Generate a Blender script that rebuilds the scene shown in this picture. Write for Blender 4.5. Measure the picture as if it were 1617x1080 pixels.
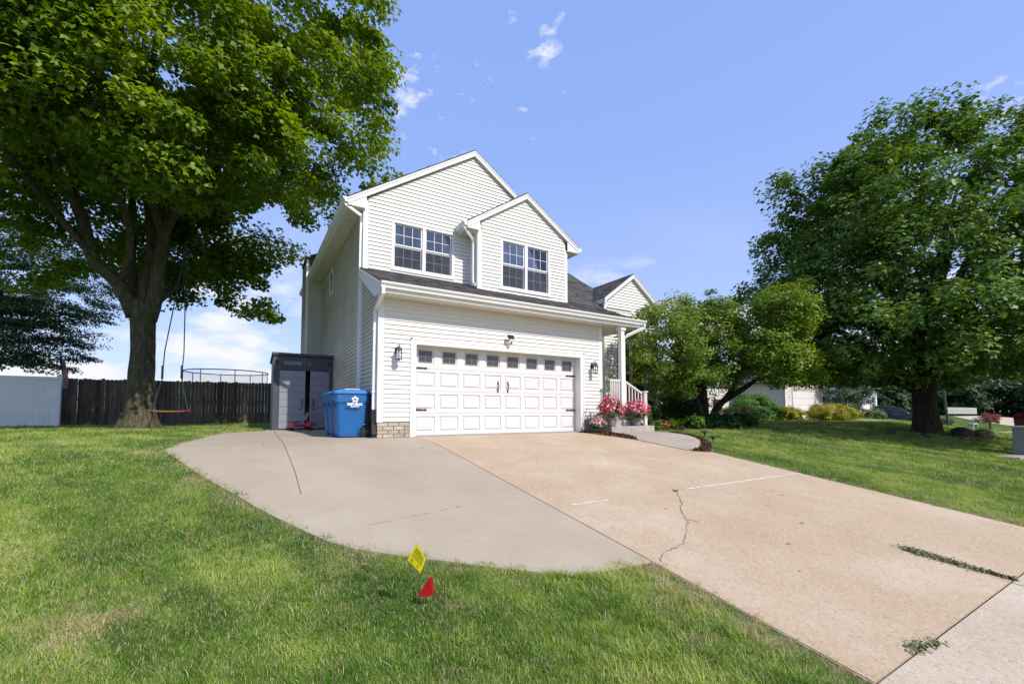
import bpy, bmesh, math, random
import numpy as np
from mathutils import Vector, Matrix
R = math.radians
sc = bpy.context.scene
for o in list(bpy.data.objects): bpy.data.objects.remove(o)
col = sc.collection
random.seed(7); rng = np.random.default_rng(7)

# ------------------------------------------------------------------ camera, sky, sun, exposure
cam_d = bpy.data.cameras.new('camera'); cam = bpy.data.objects.new('camera', cam_d); col.objects.link(cam)
CAM = Vector((-2.477, -9.787, 0.565))
cam.location = CAM
cam.rotation_euler = (R(90+2.945), 0, -0.5441)
cam_d.sensor_width = 36; cam_d.lens = 15.43; cam_d.shift_y = 0.0464
cam_d.clip_start = 0.05; cam_d.clip_end = 1500
sc.camera = cam

SUN = Vector((.31, -1, 1.0)).normalized()
elev = math.asin(SUN.z); azim = math.atan2(SUN.x, SUN.y)
world = bpy.data.worlds.new('World'); sc.world = world; world.use_nodes = True
wn = world.node_tree; wn.nodes.clear()
def N(t, k, **kw):
    n = t.nodes.new(k)
    for a, b in kw.items():
        if a.startswith('_'): setattr(n, a[1:], b)
        else: n.inputs[a.replace('_', ' ')].default_value = b
    return n
sky = N(wn, 'ShaderNodeTexSky', _sky_type='NISHITA', _sun_disc=False)
sky.sun_elevation = elev; sky.sun_rotation = azim; sky.altitude = 200; sky.air_density = 1.0; sky.dust_density = 0.6; sky.ozone_density = 2.5
geo = N(wn, 'ShaderNodeNewGeometry')
tc = N(wn, 'ShaderNodeTexCoord')
bg = N(wn, 'ShaderNodeBackground', Strength=0.15)
out = N(wn, 'ShaderNodeOutputWorld')
L = wn.links.new
def mth(t, op, a, b=None, c=None, clamp=False):
    n = t.nodes.new('ShaderNodeMath'); n.operation = op; n.use_clamp = clamp
    for i, v in enumerate((a, b, c)):
        if v is None: continue
        if isinstance(v, (int, float)): n.inputs[i].default_value = v
        else: t.links.new(v, n.inputs[i])
    return n.outputs[0]
def vmth(t, op, a, b=None):
    n = t.nodes.new('ShaderNodeVectorMath'); n.operation = op
    for i, v in enumerate((a, b)):
        if v is None: continue
        if isinstance(v, (tuple, list)): n.inputs[i].default_value = v
        else: t.links.new(v, n.inputs[i])
    return n
D = tc.outputs['Generated']
sep = N(wn, 'ShaderNodeSeparateXYZ'); L(D, sep.inputs[0])
# project direction on a cloud plane (small offset keeps the horizon finite)
den = mth(wn, 'ADD', mth(wn, 'MAXIMUM', sep.outputs[2], 0.0), 0.06)
comb = N(wn, 'ShaderNodeCombineXYZ'); L(mth(wn, 'DIVIDE', sep.outputs[0], den), comb.inputs[0]); L(mth(wn, 'DIVIDE', sep.outputs[1], den), comb.inputs[1])
n1 = N(wn, 'ShaderNodeTexNoise', Scale=0.55, Detail=8, Roughness=0.6, Distortion=0.3); L(comb.outputs[0], n1.inputs['Vector'])
cum = N(wn, 'ShaderNodeTexNoise', Scale=5.0, Detail=8, Roughness=0.55)
mp = N(wn, 'ShaderNodeMapping'); mp.inputs['Scale'].default_value = (1, 1, 2.6); mp.inputs['Location'].default_value = (3.7, 1.2, .35); L(D, mp.inputs[0]); L(mp.outputs[0], cum.inputs['Vector'])
# low cumulus, fading out above ~25 degrees
low = mth(wn, 'SUBTRACT', 1.0, mth(wn, 'DIVIDE', sep.outputs[2], 0.36), clamp=True)
cm = mth(wn, 'MULTIPLY', mth(wn, 'SUBTRACT', mth(wn, 'ADD', cum.outputs[0], mth(wn, 'MULTIPLY', low, 0.12)), 0.565), 9.0, clamp=True)
cm = mth(wn, 'MULTIPLY', cm, mth(wn, 'MULTIPLY', low, 2.5, clamp=True))
# thin high wisps
n2 = N(wn, 'ShaderNodeTexNoise', Scale=26.0, Detail=7, Roughness=0.62)
mp2 = N(wn, 'ShaderNodeMapping'); mp2.inputs['Scale'].default_value = (.8, .8, 1.7); L(D, mp2.inputs[0]); L(mp2.outputs[0], n2.inputs['Vector'])
def spot(px, py, rad, amt):
    import math as m
    y = .5441; p = .0514
    f = Vector((m.sin(y)*m.cos(p), m.cos(y)*m.cos(p), m.sin(p))); r = Vector((m.cos(y), -m.sin(y), 0)); u = r.cross(f)
    d = (f + r*((px-808.5)/693.1) - u*((py-615)/693.1)).normalized()
    dd = vmth(wn, 'DOT_PRODUCT', vmth(wn, 'NORMALIZE', D).outputs[0], tuple(d)).outputs['Value']
    return mth(wn, 'MULTIPLY', mth(wn, 'DIVIDE', mth(wn, 'SUBTRACT', dd, m.cos(rad)), 1-m.cos(rad), clamp=True), amt)
sp = None
for a in ((868, 50, .055, .24), (850, 90, .035, .22), (808, 36, .03, .2), (645, 155, .07, .27), (652, 98, .035, .26), (1545, 190, .09, .2), (700, 185, .25, .1)):
    s_ = spot(*a); sp = s_ if sp is None else mth(wn, 'MAXIMUM', sp, s_)
wi = mth(wn, 'MULTIPLY', mth(wn, 'SUBTRACT', mth(wn, 'ADD', n2.outputs[0], sp), 0.71), 5.0, clamp=True)
veil = mth(wn, 'MULTIPLY', mth(wn, 'SUBTRACT', n1.outputs[0], 0.52), 0.55, clamp=True)
cl = mth(wn, 'MAXIMUM', mth(wn, 'MAXIMUM', mth(wn, 'MULTIPLY', cm, .95), mth(wn, 'MULTIPLY', wi, .85)), veil)
tint = N(wn, 'ShaderNodeMix', _data_type='RGBA', _blend_type='MULTIPLY'); tint.inputs['Factor'].default_value = 1
L(sky.outputs[0], tint.inputs[6]); tint.inputs[7].default_value = (1.0, 0.97, 1.12, 1)
# flatten the vertical fall-off a little: mix with an even blue of the same family
even = N(wn, 'ShaderNodeMix', _data_type='RGBA'); even.inputs[0].default_value = .72
L(tint.outputs[2], even.inputs[6])
er = wn.nodes.new('ShaderNodeValToRGB'); L(mth(wn, 'MAXIMUM', sep.outputs[2], 0.0), er.inputs[0]); ee = er.color_ramp.elements; ee.new(.25); ee.new(.5)
for k_, (p_, c_) in zip(ee, ((0, (.50, .60, .83)), (.22, (.37, .495, .83)), (.5, (.275, .41, .83)), (1, (.22, .35, .80)))): k_.position = p_; k_.color = (*c_, 1)
es = vmth(wn, 'SCALE', er.outputs[0]); es.inputs['Scale'].default_value = 9.2; L(es.outputs[0], even.inputs[7])
mixc = N(wn, 'ShaderNodeMix', _data_type='RGBA'); L(cl, mixc.inputs[0]); L(even.outputs[2], mixc.inputs[6]); mixc.inputs[7].default_value = (6.5, 6.55, 7.0, 1)
L(mixc.outputs[2], bg.inputs[0]); L(bg.outputs[0], out.inputs[0])

sd = bpy.data.lights.new('sun', 'SUN'); sd.energy = 5.0; sd.angle = R(.53); sd.color = (1, .935, .84)
so = bpy.data.objects.new('sun', sd); col.objects.link(so); so.rotation_euler = SUN.to_track_quat('Z', 'Y').to_euler(); so.location = SUN*60
sc.view_settings.view_transform = 'Standard'; sc.view_settings.look = 'None'; sc.view_settings.gamma = 1; sc.view_settings.use_curve_mapping = False
sc.view_settings.exposure = 0.0
sc.render.engine = 'CYCLES'

# ------------------------------------------------------------------ terrain
def g(x, y):
    s = min(max((x-24)/34, 0), 1); s = s*s*(3-2*s)
    t = -1 - y + 13*s
    sp_ = .35*math.log1p(math.exp(min(t/.35, 60)))
    return max(-.14*sp_, -1.25)
# ------------------------------------------------------------------ materials
MATS = {}
def mat(name, c, rough=.6, c2=None, scale=5, detail=5, bump=0, bscale=60, metal=0, spec=.4, lo=.35, hi=.65, trans=0, stretch=None, extra=None, alpha=None, coat=0, rnd=0, emit=None):
    if name in MATS: return MATS[name]
    m = bpy.data.materials.new(name); m.use_nodes = True; t = m.node_tree; b = t.nodes['Principled BSDF']
    b.inputs['Roughness'].default_value = rough; b.inputs['Metallic'].default_value = metal; b.inputs['Specular IOR Level'].default_value = spec
    b.inputs['Base Color'].default_value = (*c, 1); b.inputs['Coat Weight'].default_value = coat
    pos = t.nodes.new('ShaderNodeNewGeometry').outputs['Position']
    if stretch:
        mp = t.nodes.new('ShaderNodeMapping'); mp.inputs['Scale'].default_value = stretch; t.links.new(pos, mp.inputs[0]); pos = mp.outputs[0]
    src = None
    if c2:
        n = N(t, 'ShaderNodeTexNoise', Scale=scale, Detail=detail, Roughness=.6); t.links.new(pos, n.inputs['Vector'])
        r = t.nodes.new('ShaderNodeValToRGB'); r.color_ramp.elements[0].position = lo; r.color_ramp.elements[1].position = hi
        r.color_ramp.elements[0].color = (*c, 1); r.color_ramp.elements[1].color = (*c2, 1)
        t.links.new(n.outputs[0], r.inputs[0]); src = r.outputs[0]
    if extra: src = extra(t, pos, src)
    if rnd:
        oi = t.nodes.new('ShaderNodeObjectInfo'); hs = t.nodes.new('ShaderNodeHueSaturation')
        if src is not None: t.links.new(src, hs.inputs['Color'])
        else: hs.inputs['Color'].default_value = (*c, 1)
        t.links.new(mth(t, 'ADD', mth(t, 'MULTIPLY', oi.outputs['Random'], 2*rnd), 1-rnd), hs.inputs['Value'])
        src = hs.outputs[0]
    if src is not None: t.links.new(src, b.inputs['Base Color'])
    if bump:
        n = N(t, 'ShaderNodeTexNoise', Scale=bscale, Detail=4); t.links.new(pos, n.inputs['Vector'])
        bp = N(t, 'ShaderNodeBump', Strength=min(bump, 1), Distance=.01*max(bump, 1)); t.links.new(n.outputs[0], bp.inputs['Height']); t.links.new(bp.outputs[0], b.inputs['Normal'])
    if trans:
        o = t.nodes['Material Output']; ms = t.nodes.new('ShaderNodeMixShader'); tr = t.nodes.new('ShaderNodeBsdfTranslucent')
        ms.inputs[0].default_value = trans; t.links.new(b.outputs[0], ms.inputs[1]); t.links.new(tr.outputs[0], ms.inputs[2]); t.links.new(ms.outputs[0], o.inputs[0])
        if src is not None:
            hs = N(t, 'ShaderNodeHueSaturation', Hue=.485, Saturation=1.15, Value=1.5); t.links.new(src, hs.inputs['Color']); t.links.new(hs.outputs[0], tr.inputs[0])
        else: tr.inputs[0].default_value = (*c, 1)
    if emit: b.inputs['Emission Color'].default_value = (*emit[0], 1); b.inputs['Emission Strength'].default_value = emit[1]
    MATS[name] = m; return m
def ramp(t, fac, stops):
    r = t.nodes.new('ShaderNodeValToRGB'); e = r.color_ramp.elements
    while len(e) < len(stops): e.new(.5)
    for k, (p_, c_) in zip(e, stops): k.position = p_; k.color = (*c_, 1) if len(c_) == 3 else c_
    t.links.new(fac, r.inputs[0]); return r.outputs[0]
def noise(t, pos, s, d=5, r=.6):
    n = N(t, 'ShaderNodeTexNoise', Scale=s, Detail=d, Roughness=r); t.links.new(pos, n.inputs['Vector']); return n.outputs[0]
def mixc_(t, f, a, b, mode='MIX'):
    n = t.nodes.new('ShaderNodeMix'); n.data_type = 'RGBA'; n.blend_type = mode
    for i, v in ((0, f), (6, a), (7, b)):
        if isinstance(v, (int, float)): n.inputs[i].default_value = v
        elif isinstance(v, tuple): n.inputs[i].default_value = (*v, 1)
        else: t.links.new(v, n.inputs[i])
    return n.outputs[2]

def conc(base, dark, lite, speck):
    def ex(t, pos, src):
        c = ramp(t, noise(t, pos, .7, 6, .65), [(.3, dark), (.5, base), (.72, lite)])
        c = mixc_(t, mth(t, 'MULTIPLY', mth(t, 'SUBTRACT', noise(t, pos, 2.2, 8, .75), .52), 2.2, clamp=True), c, tuple(v*.92 for v in base))
        c = mixc_(t, mth(t, 'MULTIPLY', mth(t, 'SUBTRACT', noise(t, pos, 5.5, 3, .5), .70), 6, clamp=True), c, tuple(v*.80 for v in base))
        v = t.nodes.new('ShaderNodeTexVoronoi'); v.inputs['Scale'].default_value = 55; t.links.new(pos, v.inputs['Vector'])
        sp_ = t.nodes.new('ShaderNodeSeparateColor'); t.links.new(v.outputs['Color'], sp_.inputs[0])
        c = mixc_(t, mth(t, 'MULTIPLY', mth(t, 'GREATER_THAN', sp_.outputs[0], .78), speck*1.0), c, lite)
        c = mixc_(t, mth(t, 'MULTIPLY', mth(t, 'LESS_THAN', sp_.outputs[1], .13), speck*.8), c, tuple(x*.6 for x in dark))
        c = mixc_(t, mth(t, 'MULTIPLY', mth(t, 'GREATER_THAN', noise(t, pos, 170, 2), .62), speck), c, tuple(x*.75 for x in dark))
        return c
    return ex
M_drive = mat('beige_exposed_aggregate', (.45, .33, .23), .9, extra=conc((.475, .36, .24), (.43, .318, .205), (.56, .455, .34), .42), bump=.6, bscale=140, spec=.2)
M_pad = mat('grey_concrete', (.4, .36, .33), .85, extra=conc((.395, .33, .243), (.355, .295, .215), (.44, .375, .285), .12), bump=.3, bscale=90, spec=.25)
M_walkc = mat('grey_walk_concrete', (.4, .35, .31), .85, extra=conc((.38, .32, .26), (.30, .25, .205), (.45, .39, .33), .15), bump=.3, bscale=90, spec=.25)
M_side = mat('pale_sidewalk_concrete', (.47, .39, .32), .9, extra=conc((.50, .415, .31), (.43, .35, .26), (.59, .51, .40), .4), bump=.6, bscale=140, spec=.2)
M_step = mat('step_concrete', (.33, .29, .25), .9, c2=(.42, .38, .34), scale=6, bump=.4, spec=.2)
M_joint = mat('joint_dirt', (.10, .075, .05), .95, c2=(.2, .16, .11), scale=9)
M_jointl = mat('joint_filler', (.33, .24, .165), .95, c2=(.42, .33, .24), scale=9)
M_crack = mat('crack_dark', (.12, .09, .06), 1, c2=(.2, .15, .1), scale=30)
M_mark = mat('white_chalky_marking', (.72, .70, .66), .9, c2=(.6, .56, .5), scale=14)
M_mulch = mat('dark_brown_mulch', (.055, .026, .014), .95, c2=(.12, .06, .035), scale=40, bump=1, bscale=50, spec=.2, rnd=.5)
M_soil = mat('dark_soil', (.035, .024, .015), .95, c2=(.07, .05, .03), scale=12, bump=1, bscale=40)
def white_vinyl(t, pos, src):
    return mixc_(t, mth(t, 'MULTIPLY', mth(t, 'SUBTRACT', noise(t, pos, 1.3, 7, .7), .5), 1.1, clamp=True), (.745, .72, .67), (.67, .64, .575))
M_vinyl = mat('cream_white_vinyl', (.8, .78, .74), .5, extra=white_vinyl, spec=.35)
M_vinyl_shaded = mat('cream_white_vinyl_shaded', (.56, .53, .44), .5, c2=(.46, .435, .36), scale=1.1, spec=.35)  # same siding as the front, with the left side's shade darkened into its colour
M_trim = mat('white_trim', (.8, .79, .77), .45, c2=(.74, .73, .70), scale=2, spec=.4)
M_soff = mat('cream_soffit', (.74, .70, .62), .55, c2=(.70, .66, .58), scale=3)
M_sash = mat('white_sash', (.82, .82, .81), .35, spec=.5)
M_door = mat('white_garage_door', (.665, .65, .63), .45, c2=(.635, .62, .60), scale=1.5, bump=.15, bscale=220)
M_black = mat('black_iron', (.02, .018, .017), .45, spec=.5)
M_bronze = mat('dark_bronze', (.05, .038, .028), .45, metal=.6)
M_rail = mat('pale_beige_painted_wood', (.58, .52, .46), .6, c2=(.66, .62, .58), scale=4)
def shingle(t, pos, src):
    a = ramp(t, noise(t, pos, 3.0, 6, .7), [(.3, (.045, .042, .042)), (.5, (.085, .08, .078)), (.7, (.14, .13, .125))])
    mp = t.nodes.new('ShaderNodeMapping'); mp.inputs['Scale'].default_value = (3.2, 7, 7); t.links.new(pos, mp.inputs[0])
    v = t.nodes.new('ShaderNodeTexVoronoi'); v.inputs['Scale'].default_value = 1.; t.links.new(mp.outputs[0], v.inputs['Vector'])
    s_ = t.nodes.new('ShaderNodeSeparateColor'); t.links.new(v.outputs['Color'], s_.inputs[0])
    a = mixc_(t, mth(t, 'MULTIPLY', s_.outputs[0], .55), a, (.18, .165, .155))
    return mixc_(t, mth(t, 'MULTIPLY', noise(t, pos, 160, 2), .5), a, (.05, .05, .05))
M_roof = mat('charcoal_shingle', (.1, .1, .1), .95, extra=shingle, bump=.8, bscale=110, spec=.2)
M_brick = mat('tan_brick', (.36, .30, .23), .85, c2=(.46, .40, .31), scale=9, bump=.6, bscale=60, rnd=.15)
M_mortar = mat('mortar', (.27, .23, .18), .95)
def glassm(name, c, rough=.04, k=1.0):
    m = mat(name, c, rough, spec=.5*k); m.node_tree.nodes['Principled BSDF'].inputs['IOR'].default_value = 1.6; return m
M_glass = bpy.data.materials.new('window_glass'); M_glass.use_nodes = True
t_ = M_glass.node_tree; t_.nodes.clear()
o_ = t_.nodes.new('ShaderNodeOutputMaterial'); mx = t_.nodes.new('ShaderNodeMixShader'); tr = N(t_, 'ShaderNodeBsdfTransparent'); gl = N(t_, 'ShaderNodeBsdfGlossy', Roughness=.02)
tr.inputs[0].default_value = (.94, .96, .97, 1); fr = N(t_, 'ShaderNodeFresnel', IOR=1.6)
t_.links.new(mth(t_, 'ADD', mth(t_, 'MULTIPLY', fr.outputs[0], 1.0), .07), mx.inputs[0]); t_.links.new(tr.outputs[0], mx.inputs[1]); t_.links.new(gl.outputs[0], mx.inputs[2]); t_.links.new(mx.outputs[0], o_.inputs[0])
M_screen = bpy.data.materials.new('insect_screen'); M_screen.use_nodes = True; M_screen.node_tree.nodes['Principled BSDF'].inputs['Base Color'].default_value = (.05, .05, .052, 1); M_screen.node_tree.nodes['Principled BSDF'].inputs['Alpha'].default_value = .30; M_screen.node_tree.nodes['Principled BSDF'].inputs['Roughness'].default_value = .8
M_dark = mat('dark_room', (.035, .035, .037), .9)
M_curt = mat('pale_curtain', (.62, .62, .64), .8, c2=(.36, .36, .40), scale=6, stretch=(4, 4, .1))
M_dglass = glassm('garage_door_dark_glass', (.055, .055, .058), .12)
M_shed = mat('dark_grey_resin', (.055, .06, .07), .55, c2=(.07, .075, .085), scale=3)
M_shedd = mat('mid_grey_resin', (.25, .26, .30), .5, c2=(.22, .23, .27), scale=2)
M_blue = mat('blue_bin_plastic', (.012, .12, .34), .42, c2=(.015, .105, .29), scale=4, spec=.4)
M_lid = mat('blue_bin_lid', (.02, .22, .60), .42)
M_decal = mat('white_decal', (.8, .82, .85), .5)
M_rub = mat('black_rubber', (.015, .015, .016), .7)
M_red = mat('red_plastic', (.45, .03, .05), .35)
M_pink = mat('pale_pink_plastic', (.5, .3, .33), .4)
def wood(t, pos, src):
    return ramp(t, noise(t, pos, 1.5, 6, .7), [(.3, (.05, .036, .026)), (.5, (.115, .088, .065)), (.72, (.20, .165, .13))])
M_fence = mat('weathered_dark_wood', (.07, .05, .035), .9, extra=wood, stretch=(9, 9, .8), bump=.8, bscale=12, rnd=.45)
M_vf = mat('white_vinyl_fence', (.80, .79, .75), .4, c2=(.74, .73, .69), scale=2)
def bark(c1, c2, c3, moss):
    def ex(t, pos, src):
        a = ramp(t, noise(t, pos, 2.2, 8, .75), [(.3, c1), (.5, c2), (.7, c3)])
        mp = t.nodes.new('ShaderNodeMapping'); mp.inputs['Scale'].default_value = (1, 1, 5); t.links.new(pos, mp.inputs[0])
        return mixc_(t, mth(t, 'MULTIPLY', mth(t, 'SUBTRACT', noise(t, mp.outputs[0], .8, 4), .42), 4*moss, clamp=True), a, (.05, .065, .018))
    return ex
M_bark = mat('mossy_maple_bark', (.1, .08, .06), .95, extra=bark((.05, .04, .028), (.10, .082, .058), (.21, .18, .14), .8), stretch=(7, 7, 1.2), bump=4, bscale=4, spec=.1)
M_bark2 = mat('dark_bark', (.05, .04, .03), .95, extra=bark((.02, .016, .012), (.05, .038, .028), (.1, .08, .06), .2), stretch=(7, 7, 1.2), bump=4, bscale=4, spec=.1)
def leafm(name, a, b, c, trans=.35, hue=.25, rough=.42):
    def ex(t, pos, src):
        f = mth(t, 'ADD', mth(t, 'MULTIPLY', noise(t, pos, .45, 3), .55), mth(t, 'MULTIPLY', noise(t, pos, 9, 2), .5))
        return ramp(t, f, [(.38, a), (.53, b), (.68, c)])
    return mat(name, b, rough+.06, extra=ex, trans=trans, spec=.28)
M_leafL = leafm('yellow_green_maple_leaf', (.045, .10, .010), (.135, .225, .016), (.33, .43, .035), .38)
M_leafR = leafm('deep_green_maple_leaf', (.035, .085, .016), (.095, .18, .026), (.20, .30, .05), .32, rough=.4)
M_leafO = leafm('dogwood_leaf', (.06, .13, .018), (.16, .25, .034), (.31, .32, .07), .34)
M_leafB = leafm('blue_green_locust_leaf', (.03, .075, .028), (.06, .12, .045), (.11, .18, .06), .3)
M_leafF = leafm('distant_tree_leaf', (.02, .05, .02), (.04, .085, .03), (.07, .12, .045), .2)
M_leafY = leafm('golden_shrub_leaf', (.20, .22, .02), (.35, .34, .03), (.5, .42, .05), .25)
M_leafG = leafm('bright_shrub_leaf', (.06, .16, .02), (.12, .25, .03), (.2, .34, .05), .3)
M_leafD = leafm('bed_plant_leaf', (.03, .09, .02), (.06, .15, .03), (.12, .2, .06), .25)
M_leafC = leafm('conifer_needle', (.035, .07, .03), (.06, .11, .045), (.1, .15, .06), .1)
M_petR = mat('crimson_petal', (.46, .004, .035), .5, c2=(.58, .015, .07), scale=20, trans=.25)
M_petW = mat('white_petal', (.85, .78, .78), .5, trans=.25)
M_petP = mat('pink_petal', (.65, .13, .24), .5, c2=(.75, .35, .42), scale=20, trans=.25)
M_petS = mat('salmon_petal', (.62, .22, .2), .5, c2=(.7, .4, .35), scale=20, trans=.25)
M_orange = mat('orange_red_petal', (.6, .09, .03), .5)

# ------------------------------------------------------------------ mesh helpers
class MB:
    def __init__(s): s.v = []; s.f = []
    def add(s, vs, fs):
        b = len(s.v); s.v += [tuple(v) for v in vs]; s.f += [tuple(i+b for i in f) for f in fs]; return s
    def box(s, x0, x1, y0, y1, z0, z1):
        return s.add([(x0,y0,z0),(x1,y0,z0),(x1,y1,z0),(x0,y1,z0),(x0,y0,z1),(x1,y0,z1),(x1,y1,z1),(x0,y1,z1)],
            [(0,3,2,1),(4,5,6,7),(0,1,5,4),(1,2,6,5),(2,3,7,6),(3,0,4,7)])
    def hexa(s, lo, hi):   # two quads (lists of 4 points)
        return s.add(list(lo)+list(hi), [(0,3,2,1),(4,5,6,7),(0,1,5,4),(1,2,6,5),(2,3,7,6),(3,0,4,7)])
    def prism(s, poly, ax, a, b):  # poly in the two other axes, extruded along ax from a to b
        n = len(poly)
        def P(u, w, k): return {'x': (k, u, w), 'y': (u, k, w), 'z': (u, w, k)}[ax]
        vs = [P(u, w, a) for u, w in poly]+[P(u, w, b) for u, w in poly]
        fs = [tuple(range(n-1, -1, -1)), tuple(range(n, 2*n))]+[(i, (i+1) % n, n+(i+1) % n, n+i) for i in range(n)]
        return s.add(vs, fs)
    def tube(s, pts, rad, n=8, cap=True, wob=0, sq=None):
        pts = [Vector(p) for p in pts]; k = len(pts)
        if not isinstance(rad, (list, tuple)): rad = [rad]*k
        b = len(s.v); ref = Vector((0, 0, 1)) if abs((pts[-1]-pts[0]).normalized().z) < .9 else Vector((1, 0, 0))
        for i, p in enumerate(pts):
            t = (pts[min(i+1, k-1)]-pts[max(i-1, 0)]).normalized(); u = t.cross(ref).normalized(); w = t.cross(u)
            for j in range(n):
                a = 2*math.pi*j/n + (math.pi/n if sq else 0); r = rad[i]*(1+wob*math.sin(3*a+i*.7)*.6+wob*math.sin(5*a-i*.4)*.4+random.uniform(-wob, wob)*.3)
                s.v.append(tuple(p+u*math.cos(a)*r+w*math.sin(a)*r))
        for i in range(k-1):
            for j in range(n):
                s.f.append((b+i*n+j, b+i*n+(j+1) % n, b+(i+1)*n+(j+1) % n, b+(i+1)*n+j))
        if cap: s.f.append(tuple(b+j for j in range(n-1, -1, -1))); s.f.append(tuple(b+(k-1)*n+j for j in range(n)))
        return s
    def lathe(s, prof, c=(0,0,0), n=16):
        b = len(s.v); k = len(prof)
        for r, z in prof:
            for j in range(n):
                a = 2*math.pi*j/n; s.v.append((c[0]+r*math.cos(a), c[1]+r*math.sin(a), c[2]+z))
        for i in range(k-1):
            for j in range(n): s.f.append((b+i*n+j, b+i*n+(j+1) % n, b+(i+1)*n+(j+1) % n, b+(i+1)*n+j))
        s.f.append(tuple(b+j for j in range(n-1, -1, -1))); s.f.append(tuple(b+(k-1)*n+j for j in range(n)))
        return s
    def build(s, name, m, parent=None, smooth=False, bevel=0, stuff=False, label=None):
        me = bpy.data.meshes.new(name); me.from_pydata(s.v, [], s.f); me.update()
        if m: me.materials.append(m)
        if smooth: me.polygons.foreach_set('use_smooth', [True]*len(me.polygons))
        o = bpy.data.objects.new(name, me); col.objects.link(o)
        if parent: o.parent = parent
        if bevel:
            md = o.modifiers.new('bevel', 'BEVEL'); md.width = bevel; md.segments = 2; md.limit_method = 'ANGLE'
        if stuff: o['kind'] = 'stuff'
        if label: o['label'] = label
        return o
def box(x0, x1, y0, y1, z0, z1): return MB().box(x0, x1, y0, y1, z0, z1)
def npmesh(name, V, F, m, parent=None, k=3):
    me = bpy.data.meshes.new(name); V = np.asarray(V, np.float32).reshape(-1, 3); F = np.asarray(F, np.int32).reshape(-1, k)
    me.vertices.add(len(V)); me.vertices.foreach_set('co', V.ravel())
    me.loops.add(F.size); me.loops.foreach_set('vertex_index', F.ravel())
    me.polygons.add(len(F)); me.polygons.foreach_set('loop_start', np.arange(0, F.size, k)); me.polygons.foreach_set('loop_total', np.full(len(F), k))
    me.update(); me.materials.append(m)
    o = bpy.data.objects.new(name, me); col.objects.link(o)
    if parent: o.parent = parent
    return o
def thing(name, label, cat, group=None, loc=None):
    o = bpy.data.objects.new(name, None); col.objects.link(o); o.empty_display_size = .2
    o['label'] = label; o['category'] = cat
    if group: o['group'] = group
    if loc: o.location = loc
    return o
def tag(o, label, cat, group=None):
    o['label'] = label; o['category'] = cat
    if group: o['group'] = group
    return o
def struct(o, label=None, cat=None):
    o['kind'] = 'structure'
    if label: o['label'] = label
    if cat: o['category'] = cat
    return o
def copy_tree(o, parent=None):
    c = o.copy(); col.objects.link(c)
    if parent: c.parent = parent
    for ch in o.children: copy_tree(ch, c)
    return c

# ------------------------------------------------------------------ ground
def pip(poly, X, Y):
    inside = np.zeros(len(X), bool); n = len(poly)
    for i in range(n):
        x1, y1 = poly[i]; x2, y2 = poly[(i+1) % n]
        c = ((y1 > Y) != (y2 > Y)) & (X < (x2-x1)*(Y-y1)/((y2-y1) or 1e-9)+x1); inside ^= c
    return inside
def smooth_poly(pts, n=1, closed=True):
    for _ in range(n):
        q = []
        for i in range(len(pts)):
            a = pts[i]; b = pts[(i+1) % len(pts)]
            q += [(a[0]*.75+b[0]*.25, a[1]*.75+b[1]*.25), (a[0]*.25+b[0]*.75, a[1]*.25+b[1]*.75)]
        pts = q
    return pts
P_pad = [(0.79,-.04),(0.79,-3.0),(.79,-6.88),(.35,-6.87),(-.09,-6.79),(-.41,-6.59),(-.70,-6.37),(-.98,-6.16),(-1.30,-5.92),(-1.62,-5.65),(-1.82,-5.38),(-1.97,-5.09),(-2.17,-4.68),(-2.36,-4.26),(-2.56,-3.75),(-2.78,-3.23),(-2.98,-2.75),(-3.14,-2.3),(-3.38,-1.6),(-3.57,-1.04),(-3.40,1.2),(-3.02,4.25),(-1.95,5.5),(-1.9,7.2),(-.02,7.2),(-.02,-.04)]
P_walk = [(6.33,-.78),(6.36,-1.2),(6.28,-1.55),(5.97,-1.95),(6.05,-2.5),(6.20,-3.22),(6.72,-3.08),(7.35,-2.72),(7.85,-2.35),(8.12,-2.02),(8.25,-1.7),(8.25,-1.35),(8.12,-1.05),(7.85,-.72)]
P_mulL = [(5.55,-.03),(5.55,-1.05),(5.8,-1.6),(5.96,-1.97),(6.28,-1.56),(6.37,-1.2),(6.34,-.78),(6.2,-.5),(6.5,-.03)]
P_mulR = [(6.2,-3.24),(6.6,-3.5),(7.25,-3.12),(7.95,-2.6),(8.45,-2.0),(8.62,-1.5),(8.5,-1.0),(8.1,-1.0),(8.27,-1.35),(8.27,-1.7),(8.14,-2.04),(7.87,-2.37),(7.37,-2.74),(6.74,-3.10)]
P_bed = [(7.95,-.3),(9.0,-.5),(10.8,-.62),(12.6,-.6),(14.2,-.1),(16,1.2),(16.5,3.5),(11.1,3.5),(11.1,1.5),(8.2,1.5),(7.9,.6)]
drive_w = 6.70
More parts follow.
